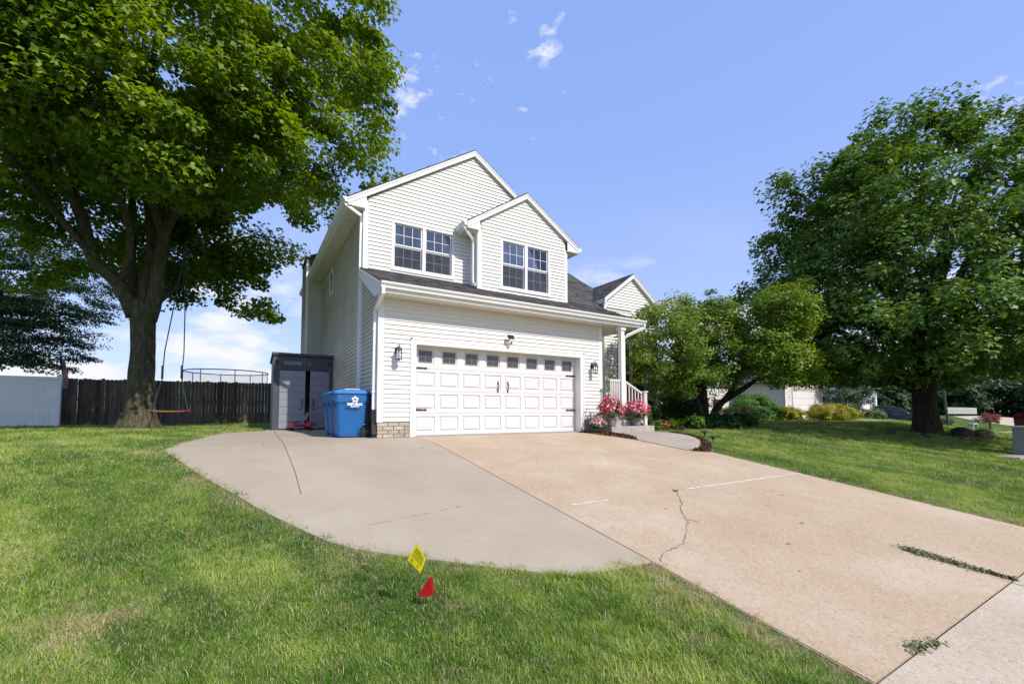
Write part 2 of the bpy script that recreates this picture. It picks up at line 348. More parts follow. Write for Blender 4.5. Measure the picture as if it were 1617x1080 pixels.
def strip_mesh(name, poly, top, m, thick=.12, parent=None, step=.12, noise_=0):
    bm = bmesh.new(); vs = [bm.verts.new((x, y, 0)) for x, y in poly]; f = bm.faces.new(vs)
    ys = [p[1] for p in poly]; y = math.floor(min(ys)/step)*step
    while y < max(ys):
        if y > -2.4 and y < 0.6 or abs((y/step) % 6) < .01 or step > .3:
            bmesh.ops.bisect_plane(bm, geom=bm.verts[:]+bm.edges[:]+bm.faces[:], plane_co=(0, y, 0), plane_no=(0, 1, 0))
        y += step
    bmesh.ops.recalc_face_normals(bm, faces=bm.faces)
    for f in bm.faces:
        if f.normal.z < 0: f.normal_flip()
    r = bmesh.ops.extrude_face_region(bm, geom=bm.faces[:])
    nv = [e for e in r['geom'] if isinstance(e, bmesh.types.BMVert)]
    nvs = set(nv)
    for v in bm.verts:
        v.co.z = g(v.co.x, v.co.y)+top - (0 if v in nvs else thick)
    bmesh.ops.recalc_face_normals(bm, faces=bm.faces)
    me = bpy.data.meshes.new(name); bm.to_mesh(me); bm.free(); me.materials.append(m)
    o = bpy.data.objects.new(name, me); col.objects.link(o)
    if parent: o.parent = parent
    return o
# ground sheet: dense near, coarse far
def axis(a, b, near, c=0):
    v = [c]; s = near; x = c
    while x < b: s = near if abs(x) < 14 else min(s*1.25, 60); x += s; v.append(x)
    x = c; s = near
    while x > a: s = near if abs(x) < 14 else min(s*1.25, 60); x -= s; v.insert(0, x)
    return v
gx = axis(-600, 900, .5); gy = axis(-500, 900, .4)
GV = [(x, y, g(x, y)-.016+(.004*math.sin(x*1.3+y*.7)*math.sin(y*1.1-x*.4) if abs(x) < 20 else 0)) for y in gy for x in gx]
nx = len(gx); GF = [(j*nx+i, j*nx+i+1, (j+1)*nx+i+1, (j+1)*nx+i) for j in range(len(gy)-1) for i in range(nx-1)]
def groundc(t, pos, src):
    a = ramp(t, noise(t, pos, .35, 5, .65), [(.3, (.05, .11, .014)), (.5, (.08, .15, .02)), (.7, (.14, .17, .04))])
    a = mixc_(t, mth(t, 'MULTIPLY', mth(t, 'SUBTRACT', noise(t, pos, 3.5, 6, .7), .5), 3, clamp=True), a, (.16, .16, .06))
    return mixc_(t, mth(t, 'MULTIPLY', noise(t, pos, 40, 3), .6), a, (.035, .055, .012))
M_ground = mat('lawn_soil', (.06, .09, .02), .95, extra=groundc, bump=1, bscale=60, spec=.1)
struct(npmesh('ground', GV, GF, M_ground, k=4), 'green lawn ground sloping gently down to the street')

jy = [-.06, -2.77, -5.35, -8.58]; jx = [.81, 3.82, drive_w]
# driveway bed under the joints
dv = struct(strip_mesh('driveway', [(.80,-8.58),(drive_w-.01,-8.58),(drive_w-.01,-3.45),(6.3,-3.3),(5.95,-1.97),(5.55,-1.05),(5.55,-.05),(.80,-.05)], -.007, M_jointl), 'beige exposed aggregate concrete driveway in six slabs')
for j in range(3):
    for i in range(2):
        x0, x1 = jx[i]+.004, jx[i+1]-.004; y1, y0 = jy[j]-.004, jy[j+1]+.004
        if i == 1 and j == 0: pl_ = [(x0, y0), (6.08, y0), (5.94, -1.97), (5.53, -1.05), (5.53, y1), (x0, y1)]
        elif i == 1 and j == 1: pl_ = [(x0, y0), (x1, y0), (x1, -3.5), (6.58,-3.5), (6.19,-3.25), (6.08, y1), (x0, y1)]
        else: pl_ = [(x0, y0), (x1, y0), (x1, y1), (x0, y1)]
        strip_mesh('concrete_slab', pl_, 0, M_drive, parent=dv)
# the right edge of the drive from the walk to the slab
pad = struct(strip_mesh('parking_pad', P_pad, .003, M_pad), 'pale grey poured concrete parking pad left of the driveway')
walk = struct(strip_mesh('garden_path', P_walk, .012, M_walkc), 'short curved grey concrete path from driveway to porch steps')
sw = struct(strip_mesh('sidewalk', [(-40,-8.584),(1.0,-8.584),(6.4,-8.584),(40,-8.584),(40,-10.3),(-40,-10.3)], -.006, M_joint, step=.2), 'pale concrete pavement crossing the foot of the driveway')
for x0, x1 in ((-.71, .79), (.81, 3.81), (3.83, 6.7), (6.72, 8.2)):
    strip_mesh('concrete_slab', [(x0, -10.2), (x1, -10.2), (x1, -8.598), (x0, -8.598)], .006, M_side, parent=sw)
def ribbon(name, pts, w, dz, m, parent=None, jit=0, skip=0, z0=None):
    V = []; F = []; P = [Vector((a, b)) for a, b in pts]; Q = []
    for a, b in zip(P, P[1:]):
        n = max(1, int((b-a).length/.05)); Q += [a.lerp(b, k/n) for k in range(n)]
    Q.append(P[-1]); Q = [q+Vector((random.uniform(-jit, jit), random.uniform(-jit, jit))) for q in Q]
    for i, q in enumerate(Q):
        t = (Q[min(i+1, len(Q)-1)]-Q[max(i-1, 0)]).normalized(); n = Vector((-t.y, t.x))*w*.5*(random.uniform(.4, 1.5) if jit or skip else 1)
        for s in (1, -1):
            p = q+n*s; V.append((p.x, p.y, g(p.x, p.y)+dz))
    k = len(Q)
    for i in range(k-1):
        if random.random() >= skip: F.append((2*i, 2*i+1, 2*i+3, 2*i+2))
    if not F: return
    o = npmesh(name, V, F, m, parent, 4); return o
crack_pts = [(3.01,-5.41),(2.86,-5.6),(2.62,-5.81),(2.36,-6.0),(2.12,-6.28),(1.92,-6.43),(1.74,-6.55),(1.5,-6.72),(1.3,-6.77),(1.1,-6.80),(.96,-6.87),(.83,-6.95)]
ribbon('crack', crack_pts, .009, .0045, M_crack, dv, jit=.014)
ribbon('crack', [(2.1,-6.2),(2.18,-6.32),(2.2,-6.40)], .008, .0045, M_crack, dv, jit=.006)
ribbon('crack', [(-1.75,5.3),(-1.77,3.92),(-1.86,1),(-1.88,-1.72),(-1.87,-2.93),(-1.89,-3.97)], .009, .0075, M_crack, pad)
ribbon('crack', [(-1.6,-5.2),(-1.0,-5.1),(-.2,-4.95)], .004, .0075, M_crack, pad, jit=.004, skip=.3)
ribbon('painted_marking', [(3.3,-5.36),(6.69,-5.36)], .030, .0045, M_mark, dv, jit=.004)
ribbon('painted_marking', [(3.83,-5.22),(3.80,-5.34)], .028, .0050, M_mark, dv, jit=.003)
ribbon('painted_marking', [(1.06,-5.36),(1.72,-5.36)], .022, .0045, M_mark, dv, jit=.004)
ribbon('painted_marking', [(1.3,-2.77),(2.7,-2.77)], .02, .0045, M_mark, dv, jit=.004, skip=.35)
ribbon('painted_marking', [(3.2,-2.77),(4.6,-2.77)], .02, .0045, M_mark, dv, jit=.004, skip=.45)
ribbon('painted_marking', [(3.82,-3.0),(3.82,-5.2)], .014, .0045, M_mark, dv, jit=.003, skip=.55)
ribbon('painted_marking', [(3.82,-5.9),(3.82,-7.86)], .012, .0045, M_mark, dv, jit=.004, skip=.35)

# mulch, soil beds and the street bits further off
def sheet(name, poly, top, m, step=.5):
    o = strip_mesh(name, poly, top, m, thick=.05, step=step); struct(o); return o
sheet('mulch_bed', P_mulL, -.01, M_mulch, .12); sheet('mulch_bed', P_mulR, -.01, M_mulch, .12)
sheet('planting_bed', P_bed, .01, M_soil, .3)
def band(name, c, w, m, top=.0):     # road or drive along a centre line on the terrain
    V = []; F = []
    P = [Vector(p) for p in c]; Q = []
    for a, b in zip(P, P[1:]):
        n = max(1, int((b-a).length/1.0)); Q += [a.lerp(b, k/n) for k in range(n)]
    Q.append(P[-1])
    for i, q in enumerate(Q):
        t = (Q[min(i+1, len(Q)-1)]-Q[max(i-1, 0)]).normalized(); n = Vector((-t.y, t.x))*w/2
        for k in range(5):
            p = q+n*(1-k/2); V.append((p.x, p.y, g(p.x, p.y)+top))
    for i in range(len(Q)-1):
        for k in range(4): F.append((5*i+k, 5*i+k+1, 5*i+k+6, 5*i+k+5))
    return struct(npmesh(name, V, F, m, None, 4))
band('neighbour_driveway', [(35.4,7.6),(35.4,2),(35.0,-4),(34.5,-12)], 5.4, M_side, .015)
band('road', [(74,-14),(76,-2),(79,5),(86,9),(96,9),(110,5)], 5.5, M_side, .02)
band('neighbour_driveway', [(54.6,11.1),(55.6,5.5),(57,0)], 3.4, M_side, .015)

# ------------------------------------------------------------------ house
H = thing('house', 'white vinyl sided two storey house with double garage and grey shingle roof', 'house')
E_ = .1035
class Frame:
    def __init__(s, o, u, n): s.o = Vector(o); s.u = Vector(u); s.n = Vector(n)
    def P(s, a, b, d=0): return s.o+s.u*a+Vector((0, 0, b))+s.n*d
    def bx(s, mb, a0, a1, b0, b1, d0, d1):
        pts = lambda d: [s.P(a0, b0, d), s.P(a1, b0, d), s.P(a1, b1, d), s.P(a0, b1, d)]
        mb.hexa(pts(d0), pts(d1)); return mb
def siding(fr, poly, holes, parent, m, joined=False, z_start=None, depth=.027, name='siding_board'):
    zs = [p[1] for p in poly]; z = min(zs) if z_start is None else z_start; top = max(zs); J = MB()
    def iv(v):
        v = min(max(v, min(zs)+1e-4), top-1e-4); xs = []
        for i in range(len(poly)):
            (x1, y1), (x2, y2) = poly[i], poly[(i+1) % len(poly)]
            if (y1 > v) != (y2 > v): xs.append(x1+(x2-x1)*(v-y1)/(y2-y1))
        return (min(xs), max(xs)) if len(xs) >= 2 else None
    while z < top-.01:
        z1 = min(z+E_, top); a, b = iv(z+.002), iv(z1-.002)
        if a and b:
            segs = [(a[0], a[1], b[0], b[1])]; mid = (z+z1)/2
            for h in holes:
                if h[2] < mid < h[3]:
                    ns = []
                    for s in segs:
                        if h[0] > s[0]+.02 and h[0] < s[1]: ns.append((s[0], h[0], s[2], h[0]))
                        if h[1] < s[1]-.02 and h[1] > s[0]: ns.append((h[1], s[1], h[1], s[3]))
                        if h[1] <= s[0] or h[0] >= s[1]: ns.append(s)
                    segs = ns
            for s in segs:
                if max(s[1]-s[0], s[3]-s[2]) < .03: continue
                mb = J if joined else MB()
                k = z+.018
                q = lambda a_, b_, z_, d: [fr.P(a_, z_, d), fr.P(b_, z_, d)]
                t1 = (k-z)/(z1-z) if z1 > z else 0; al = s[0]+(s[2]-s[0])*t1; ar = s[1]+(s[3]-s[1])*t1
                V = [fr.P(s[0], z, 0), fr.P(s[1], z, 0), fr.P(s[0], z, depth), fr.P(s[1], z, depth), fr.P(al, k, depth+.001), fr.P(ar, k, depth+.001), fr.P(s[2], z1, .002), fr.P(s[3], z1, .002)]
                mb.add(V, [(0,1,3,2),(2,3,5,4),(4,5,7,6),(0,2,4,6),(1,7,5,3)])
                if not joined: mb.build(name, m, parent)
        z = z1
    if joined: J.build(name, m, parent, stuff=True)
F0 = Frame((0, 0, 0), (1, 0, 0), (0, -1, 0))          # garage front
F1 = Frame((0, 1.67, 0), (1, 0, 0), (0, -1, 0))       # upper front
F2 = Frame((0, 1.13, 0), (1, 0, 0), (0, -1, 0))       # projecting bay
FS = Frame((0, 0, 0), (0, 1, 0), (-1, 0, 0))          # left side
FW = Frame((0, 1.69, 0), (1, 0, 0), (0, -1, 0))       # wing front
W = 6.55; GX0, GX1, GZ = .85, 5.73, 2.13
# walls (sheathing behind the boards)
w = MB()
w.prism([(0,.0),(GX0-.02,.0),(GX0-.02,GZ+.02),(GX1+.02,GZ+.02),(GX1+.02,0),(W,0),(W,3.3),(0,3.3)], 'y', .004, .12)
w.build('wall', M_vinyl, H)
box(.004, .12, .0, 1.67, 0, 3.22).build('wall', M_vinyl_shaded, H)
MB().prism([(0,3.22),(1.67,3.22),(1.67,4.1),(.0,3.36)], 'x', .004, .12).build('wall', M_vinyl_shaded, H)
MB().prism([(1.69,0),(12,0),(12,5.9),(1.69,5.9)], 'x', .004, .12).build('wall', M_vinyl_shaded, H)
# upper front with window openings
UW = (.78, 2.43, 4.43, 5.62); BW = (3.80, 5.43, 4.22, 5.56)
def wall_hole(fr, poly_lo, x0, x1, z0, z1, hole, top, m, d0=-.1, d1=-.004):
    mb = MB(); a0, a1, b0, b1 = hole
    fr.bx(mb, x0, a0, z0, z1, d0, d1); fr.bx(mb, a1, x1, z0, z1, d0, d1); fr.bx(mb, a0, a1, z0, b0, d0, d1); fr.bx(mb, a0, a1, b1, z1, d0, d1)
    if top:
        n = len(top); V = [fr.P(a, b, d0) for a, b in top]+[fr.P(a, b, d1) for a, b in top]
        mb.add(V, [tuple(range(n)), tuple(range(2*n-1, n-1, -1))]+[(i, (i+1) % n, n+(i+1) % n, n+i) for i in range(n)])
    mb.build('wall', m, H)
wall_hole(F1, None, .004, 6.2, 3.9, 5.9, UW, [(.004,5.9),(.004,6.05),(3.12,8.07),(6.2,6.05),(6.2,5.9)], M_vinyl)
wall_hole(F2, None, 3.02, 6.15, 3.7, 5.75, BW, [(3.02,5.75),(3.02,5.92),(4.61,6.95),(6.15,5.92),(6.15,5.75)], M_vinyl)
box(3.02, 3.12, 1.135, 1.67, 3.7, 5.8).build('wall', M_vinyl, H); box(6.05, 6.145, 1.135, 3.5, 3.7, 5.8).build('wall', M_vinyl, H)
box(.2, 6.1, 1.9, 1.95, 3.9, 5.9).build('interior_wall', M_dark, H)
# boards
siding(F0, [(.10,.36),(W-.10,.36),(W-.10,3.18),(.10,3.18)], [(GX0-.12, GX1+.12, 0, GZ+.13)], H, M_vinyl)
siding(F1, [(.10,4.27),(6.2,4.27),(6.2,5.92),(6.15,6.08),(3.12,8.11),(.1,6.12),(.10,5.92)], [(UW[0]-.07, UW[1]+.07, UW[2]-.07, UW[3]+.07), (3.0, 6.3, 0, 5.9)], H, M_vinyl)
siding(F2, [(3.11,4.02),(6.06,4.02),(6.06,6.02),(4.61,6.98),(3.11,6.02)], [(BW[0]-.07, BW[1]+.07, BW[2]-.07, BW[3]+.07)], H, M_vinyl)
siding(FS, [(.07,.36),(12,.36),(12,5.93),(1.78,5.93),(1.78,4.05),(.07,3.27)], [(6.25, 6.98, 4.72, 5.56), (1.70, 1.82, 0, 6), (9.08, 10.5, 0, 6)], H, M_vinyl_shaded)
MB().prism([(3.0,.0)] and [(1.13,4.0),(1.67,4.22),(1.67,5.78),(1.13,5.78)], 'x', 3.0, 3.012).build('bay_cheek', M_vinyl, H)
# corner boards
def cb(x0, x1, y0, y1, z0, z1, name='corner_board', m=M_trim): return box(x0, x1, y0, y1, z0, z1).build(name, m, H, bevel=.004)
cb(-.028, .10, -.028, .0, .34, 3.2); cb(-.028, .0, .0, .075, .34, 3.25)
cb(W-.10, W+.028, -.028, .0, .34, 3.2); cb(W, W+.028, .0, .1, .34, 3.2)
cb(-.028, .10, 1.642, 1.67, 4.18, 5.95); cb(-.028, .0, 1.70, 1.80, .34, 5.93)
cb(3.0, 3.11, 1.10, 1.13, 3.98, 5.72); cb(2.975, 3.0, 1.10, 1.21, 3.98, 5.72); cb(6.06, 6.175, 1.10, 1.13, 4.0, 5.72)
# foundation bricks
def bricks(x0, x1, y, z0, z1, side=None):
    h = .083; z = z0; r = 0
    box(x0+.004, x1-.004, y+.008, y+.1, z0-.1, z1).build('foundation', M_mortar, H)
    while z < z1-.03:
        x = x0-(.0 if r % 2 else .12)
        while x < x1-.02:
            a, b = max(x, x0), min(x+.235, x1)
            if b-a > .03: box(a+.005, b-.005, y-.012-random.uniform(0, .004), y+.05, z+.005, min(z+h-.005, z1)).build('brick', M_brick, H)
            x += .245
        z += h; r += 1
bricks(-.02, GX0-.10, -.01, 0, .34); bricks(GX1+.10, W+.02, -.01, 0, .34)
box(-.02, .0, .1, 12, -.1, .34).build('foundation', M_mortar, H)
# garage opening
box(GX0-.10, GX0, -.035, .27, 0, GZ).build('door_casing', M_trim, H, bevel=.006)
box(GX1, GX1+.10, -.035, .27, 0, GZ).build('door_casing', M_trim, H, bevel=.006)
box(GX0-.10, GX1+.10, -.035, .27, GZ+.001, GZ+.10).build('door_casing', M_trim, H, bevel=.006)
box(GX0-.14, GX0-.101, -.045, 0, 0, GZ+.14).build('j_channel', M_trim, H); box(GX1+.101, GX1+.14, -.045, 0, 0, GZ+.14).build('j_channel', M_trim, H); box(GX0-.14, GX1+.14, -.045, 0, GZ+.101, GZ+.14).build('j_channel', M_trim, H)
box(.86, 5.72, .0, .4, -.06, .014).build('threshold', M_step, H)
GD = MB()
y0 = .215
sh = (GZ-.02)/4
gd = box(GX0+.005, GX1-.005, y0+.023, y0+.06, .02, GZ).build('garage_door', M_door, H)
pw = (GX1-GX0)/8
def raised(x0, x1, z0, z1, yb, m, name, par):
    mb = MB(); rings = [(0, 0), (.010, .022), (.030, .022), (.060, -.002)]
    V = []
    for ins, d in rings: V += [(x0+ins, yb+d, z0+ins), (x1-ins, yb+d, z0+ins), (x1-ins, yb+d, z1-ins), (x0+ins, yb+d, z1-ins)]
    F = []
    for k in range(3):
        for i in range(4): F.append((4*k+i, 4*k+(i+1) % 4, 4*k+4+(i+1) % 4, 4*k+4+i))
    F.append((12, 13, 14, 15)); mb.add(V, F); return mb.build(name, m, par)
for r in range(4):
    z0 = .02+r*sh; z1 = z0+sh-.005
    # section sheet with openings for the eight panels
    mb = MB(); zs0, zs1 = z0+.075, z1-.075
    if r == 3: zs0, zs1 = z0+.10, z1-.05
    mb.box(GX0+.005, GX1-.005, y0, y0+.02, z0, zs0); mb.box(GX0+.005, GX1-.005, y0, y0+.02, zs1, z1)
    xs = [(GX0+i*pw+(.055 if r < 3 else .085), GX0+(i+1)*pw-(.055 if r < 3 else .085)) for i in range(8)]
    prev = GX0+.005
    for a, b in xs: mb.box(prev, a, y0, y0+.02, zs0+.0001, zs1-.0001); prev = b
    mb.box(prev, GX1-.005, y0, y0+.02, zs0+.0001, zs1-.0001)
    mb.build('door_section', M_door, gd)
    for a, b in xs:
        if r < 3: raised(a, b, zs0, zs1, y0, M_door, 'raised_panel', gd)
        else:
            raised(a, b, zs0, zs1, y0, M_door, 'window_surround', gd)
            c0, c1, d0, d1 = a+.055, b-.055, zs0+.06, zs1-.05
            box(c0, c1, y0-.010, y0-.006, d0, d1).build('window_pane', M_dglass, gd)
            mm = MB(); cx = (c0+c1)/2; cz = (d0+d1)/2; mm.box(cx-.004, cx+.004, y0-.0135, y0-.0103, d0, d1); mm.box(c0, cx-.004, y0-.0135, y0-.0103, cz-.003, cz+.003); mm.box(cx+.004, c1, y0-.0135, y0-.0103, cz-.003, cz+.003)
            mm.build('muntin', mat('grey_muntin', (.22, .22, .22), .5), gd)
def strap(x, z, s):
    mb = MB(); a = .34*s
    pts = [(x, z-.028), (x+a*.80, z-.014), (x+a*.82, z-.032), (x+a, z), (x+a*.82, z+.032), (x+a*.80, z+.014), (x, z+.028)]
    if s < 0: pts = pts[::-1]
    mb.prism(pts, 'y', y0-.014, y0-.002); mb.build('strap_hinge', M_black, gd)
for z in (.62, 1.61): strap(GX0+.02, z, 1); strap(GX1-.02, z, -1)
for x in (3.14, 3.44):
    mb = MB(); mb.box(x-.018, x+.018, y0-.012, y0-.002, 1.10, 1.16); mb.box(x-.018, x+.018, y0-.012, y0-.002, 1.29, 1.35)
    mb.tube([(x, y0-.01, 1.13), (x, y0-.05, 1.17), (x, y0-.055, 1.225), (x, y0-.05, 1.28), (x, y0-.01, 1.32)], .012, 6)
    mb.prism([(x-.02, 1.35), (x+.02, 1.35), (x, 1.385)], 'y', y0-.012, y0-.002); mb.prism([(x-.02, 1.10), (x, 1.065), (x+.02, 1.10)], 'y', y0-.012, y0-.002)
    mb.build('pull_handle', M_black, gd)

# windows: twin double hung
def twin_window(fr, hole, curt):
    a0, a1, b0, b1 = hole
    wn_ = MB(); c = .075
    fr.bx(wn_, a0-c, a1+c, b0-c, b0, -.02, .03); fr.bx(wn_, a0-c, a1+c, b1, b1+c, -.02, .03)
    fr.bx(wn_, a0-c, a0, b0, b1, -.02, .03); fr.bx(wn_, a1, a1+c, b0, b1, -.02, .03)
    cx = (a0+a1)/2; fr.bx(wn_, cx-.045, cx+.045, b0, b1, -.02, .026)
    w_ = wn_.build('window_frame', M_trim, H, bevel=.004)
    sl = MB(); fr.bx(sl, a0-c-.02, a1+c+.02, b0-c-.03, b0-c-.001, -.01, .05); sl.build('sill', M_trim, w_)
    for (s0, s1) in ((a0, cx-.045), (cx+.045, a1)):
        mz = (b0+b1)/2
        for (z0, z1, d) in ((b0, mz, -.045), (mz, b1, -.02)):
            f_ = MB(); k = .035
            fr.bx(f_, s0+.001, s1-.001, z0+.001, z0+k, d-.02, d+.006); fr.bx(f_, s0+.001, s1-.001, z1-k, z1-.001, d-.02, d+.006)
            fr.bx(f_, s0+.001, s0+k, z0+k, z1-k, d-.02, d+.006); fr.bx(f_, s1-k, s1-.001, z0+k, z1-k, d-.02, d+.006)
            f_.build('sash', M_sash, w_, bevel=.003)
            p_ = MB(); fr.bx(p_, s0+k+.0005, s1-k-.0005, z0+k+.0005, z1-k-.0005, d-.012, d-.008); p_.build('pane', M_glass, w_)
            if z0 == b0: q_ = MB(); fr.bx(q_, s0+k-.01, s1-k+.01, z0+k-.01, z1-k, d+.012, d+.014); q_.build('insect_screen', M_screen, w_)
            m_ = MB()
            for i in (1, 2):
                x = s0+k+(s1-s0-2*k)*i/3; fr.bx(m_, x-.0055, x+.0055, z0+k, z1-k, d-.006, d+.001)
            zz = (z0+z1)/2; xa = [s0+k]+[s0+k+(s1-s0-2*k)*i/3 for i in (1, 2)]+[s1-k]
            for i in range(3): fr.bx(m_, xa[i]+(.007 if i else 0), xa[i+1]-(.007 if i < 2 else 0), zz-.0055, zz+.0055, d-.006, d+.001)
            m_.build('grille', M_sash, w_)
    # curtains: pleated strips at the jambs
    for (c0, c1) in curt:
        V = []; n = 24
        for i in range(n+1):
            x = c0+(c1-c0)*i/n; d = -.13-.02*math.sin(i*1.6); V += [tuple(fr.P(x, b0-.05, d)), tuple(fr.P(x, b1+.05, d))]
        MB().add(V, [(2*i, 2*i+2, 2*i+3, 2*i+1) for i in range(n)]).build('curtain', M_curt, w_)
    return w_
twin_window(F1, UW, [(.80, .98), (2.2, 2.42), (1.45, 1.58)])
twin_window(F2, BW, [(3.82, 4.05), (4.4, 4.62), (4.95, 5.1), (5.22, 5.42)])
# dark backing of rooms
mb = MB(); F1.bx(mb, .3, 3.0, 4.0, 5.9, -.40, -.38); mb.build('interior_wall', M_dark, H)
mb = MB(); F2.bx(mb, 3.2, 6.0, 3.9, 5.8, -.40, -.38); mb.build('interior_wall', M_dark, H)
# small side window
sw_ = MB(); fs = FS
fs.bx(sw_, 6.25, 6.98, 4.72, 4.80, -.01, .03); fs.bx(sw_, 6.25, 6.98, 5.48, 5.56, -.01, .03); fs.bx(sw_, 6.25, 6.33, 4.80, 5.48, -.01, .03); fs.bx(sw_, 6.90, 6.98, 4.80, 5.48, -.01, .03); fs.bx(sw_, 6.33, 6.90, 5.12, 5.16, -.01, .02)
sw_ = sw_.build('window_frame', M_trim, H)
mb = MB(); fs.bx(mb, 6.33, 6.90, 4.80, 5.12, -.0035, .006); mb.build('pane', M_dglass, sw_)
mb = MB(); fs.bx(mb, 6.33, 6.90, 5.16, 5.48, -.0035, .012); mb.build('pane', M_dglass, sw_)

# ---- roofs
def roof_slab(pts, th=.06, name='roof', parent=H):
    """pts: planar polygon seen from above (counter-clockwise); thickness down"""
    n = len(pts); V = [Vector(p) for p in pts]; nn = (V[1]-V[0]).cross(V[2]-V[0]).normalized()
    if nn.z < 0: V.reverse(); nn = -nn
    mb = MB(); mb.add([v-nn*th for v in V]+V, [tuple(range(n-1, -1, -1)), tuple(range(n, 2*n))]+[(i, (i+1) % n, n+(i+1) % n, n+i) for i in range(n)])
    return mb.build(name, M_roof, parent), V, nn
def shingles(e0, e1, r0, r1, parent, name='shingles'):
    """tabs on the slope between eave e0-e1 and ridge r0-r1"""
    e0, e1, r0, r1 = map(Vector, (e0, e1, r0, r1)); up = (r0-e0).length; rows = int(up/.145)
    nn = (e1-e0).cross(r0-e0).normalized()
    if nn.z < 0: nn = -nn
    mb = MB()
    for i in range(rows):
        a = e0.lerp(r0, i/rows); b = e1.lerp(r1, i/rows); a2 = e0.lerp(r0, (i+1)/rows); b2 = e1.lerp(r1, (i+1)/rows)
        ln = (b-a).length; x = -random.uniform(0, .3)
        while x < ln:
            wd = random.choice((.17, .22, .3, .33)); x0, x1 = max(x, 0)/ln, min(x+wd-.006, ln)/ln; x += wd
            if x1 <= x0: continue
            h = random.choice((.008, .010, .018))
            mb.add([a.lerp(b, x0)+nn*.001, a.lerp(b, x1)+nn*.001, a.lerp(b, x0)+nn*h, a.lerp(b, x1)+nn*h, a2.lerp(b2, x0)+nn*.002, a2.lerp(b2, x1)+nn*.002], [(0,1,3,2),(2,3,5,4),(0,2,4),(1,5,3)])
    return mb.build(name, M_roof, parent, stuff=True)
# main gable roof
PK = 8.31; EL, ER = -.42, 6.62; xr = 3.12; yf, yb = 1.57, 12.2
zE = PK-(xr-EL)*.652
ra, _, _ = roof_slab([(EL, yf, zE), (xr, yf, PK), (xr, yb, PK), (EL, yb, zE)])
shingles((EL, yf, zE), (EL, yb, zE), (xr, yf, PK), (xr, yb, PK), ra)
rb, _, _ = roof_slab([(xr, yf, PK), (ER, yf, zE), (ER, yb, zE), (xr, yb, PK)])
shingles((ER, yf, zE), (ER, yb, zE), (xr, yf, PK), (xr, yb, PK), rb)
MB().prism([(EL+.3, zE+.1), (xr, PK-.1), (ER-.3, zE+.1)], 'y', 11.9, 12).build('wall', M_vinyl, H)
# bay roof
BP = 7.17; bx_ = 4.61; bl, br = 2.63, 6.60; bzE = BP-(bx_-bl)*.652; byf = 1.03
rc, _, _ = roof_slab([(bl, byf, bzE), (bx_, byf, BP), (bx_, 3.6, BP), (bl, 3.6, bzE)])
rd, _, _ = roof_slab([(bx_, byf, BP), (br, byf, bzE), (br, 3.6, bzE), (bx_, 3.6, BP)])
shingles((bl, byf, bzE), (bl, 3.6, bzE), (bx_, byf, BP), (bx_, 3.6, BP), rc)
shingles((br, byf, bzE), (br, 3.6, bzE), (bx_, byf, BP), (bx_, 3.6, BP), rd)
def rake(xa, za, xb, zb, y, h=.14, th=.03, drop=.035, soff=.1):
    d = Vector((xb-xa, 0, zb-za)); 
    V = [(xa, za-drop), (xb, zb-drop), (xb, zb-drop-h*1.1), (xa, za-drop-h*1.1)]
    MB().prism(V if xb > xa else V[::-1], 'y', y-.012, y-.012+th).build('rake_board', M_trim, H, bevel=.003)
    V = [(xa, za-drop-.01), (xb, zb-drop-.01), (xb, zb-drop-.05), (xa, za-drop-.05)]
    MB().prism(V if xb > xa else V[::-1], 'y', y-.028, y-.013).build('rake_moulding', M_trim, H)
    V = [(xa, za-drop-h*.95), (xb, zb-drop-h*.95), (xb, zb-drop-h*.95-.02), (xa, za-drop-h*.95-.02)]
    MB().prism(V if xb > xa else V[::-1], 'y', y+.02, y+soff).build('soffit', M_soff, H)
rake(EL, zE, xr, PK, yf); rake(ER, zE, xr, PK, yf)
rake(bl, bzE, bx_, BP, byf); rake(br, bzE, bx_, BP, byf)
# eave soffits and fascia
box(EL+.02, 0, yf, yb, zE-.215, zE-.20).build('soffit', M_soff, H)
for k in range(26):
    y = yf+.2+k*.4
    box(EL+.03, -.002, y, y+.008, zE-.219, zE-.2151).build('soffit_joint', mat('soffit_line', (.45, .42, .36), .7), H)
box(EL-.005, EL+.018, yf, yb, zE-.22, zE-.03).build('fascia', M_trim, H)
MB().prism([(EL-.004, zE-.22), (.03, zE-.22), (.03, zE+.13), (EL-.004, zE-.06)], 'y', yf+.005, yf+.02).build('eave_return', M_trim, H)
box(bl+.02, 3.0, byf, 1.67, bzE-.205, bzE-.19).build('soffit', M_soff, H); box(bl-.005, bl+.018, byf, 1.67, bzE-.21, bzE-.03).build('fascia', M_trim, H)
box(6.15, br-.02, byf, 3.4, bzE-.205, bzE-.19).build('soffit', M_soff, H); box(br-.018, br+.005, byf, 3.4, bzE-.21, bzE-.03).build('fascia', M_trim, H)
MB().prism([(bl-.004, bzE-.21), (3.02, bzE-.21), (3.02, bzE+.08), (bl-.004, bzE-.06)], 'y', byf+.005, byf+.02).build('eave_return', M_trim, H)
MB().prism([(6.14, bzE-.21), (br+.004, bzE-.21), (br+.004, bzE-.06), (6.14, bzE+.08)], 'y', byf+.005, byf+.02).build('eave_return', M_trim, H)
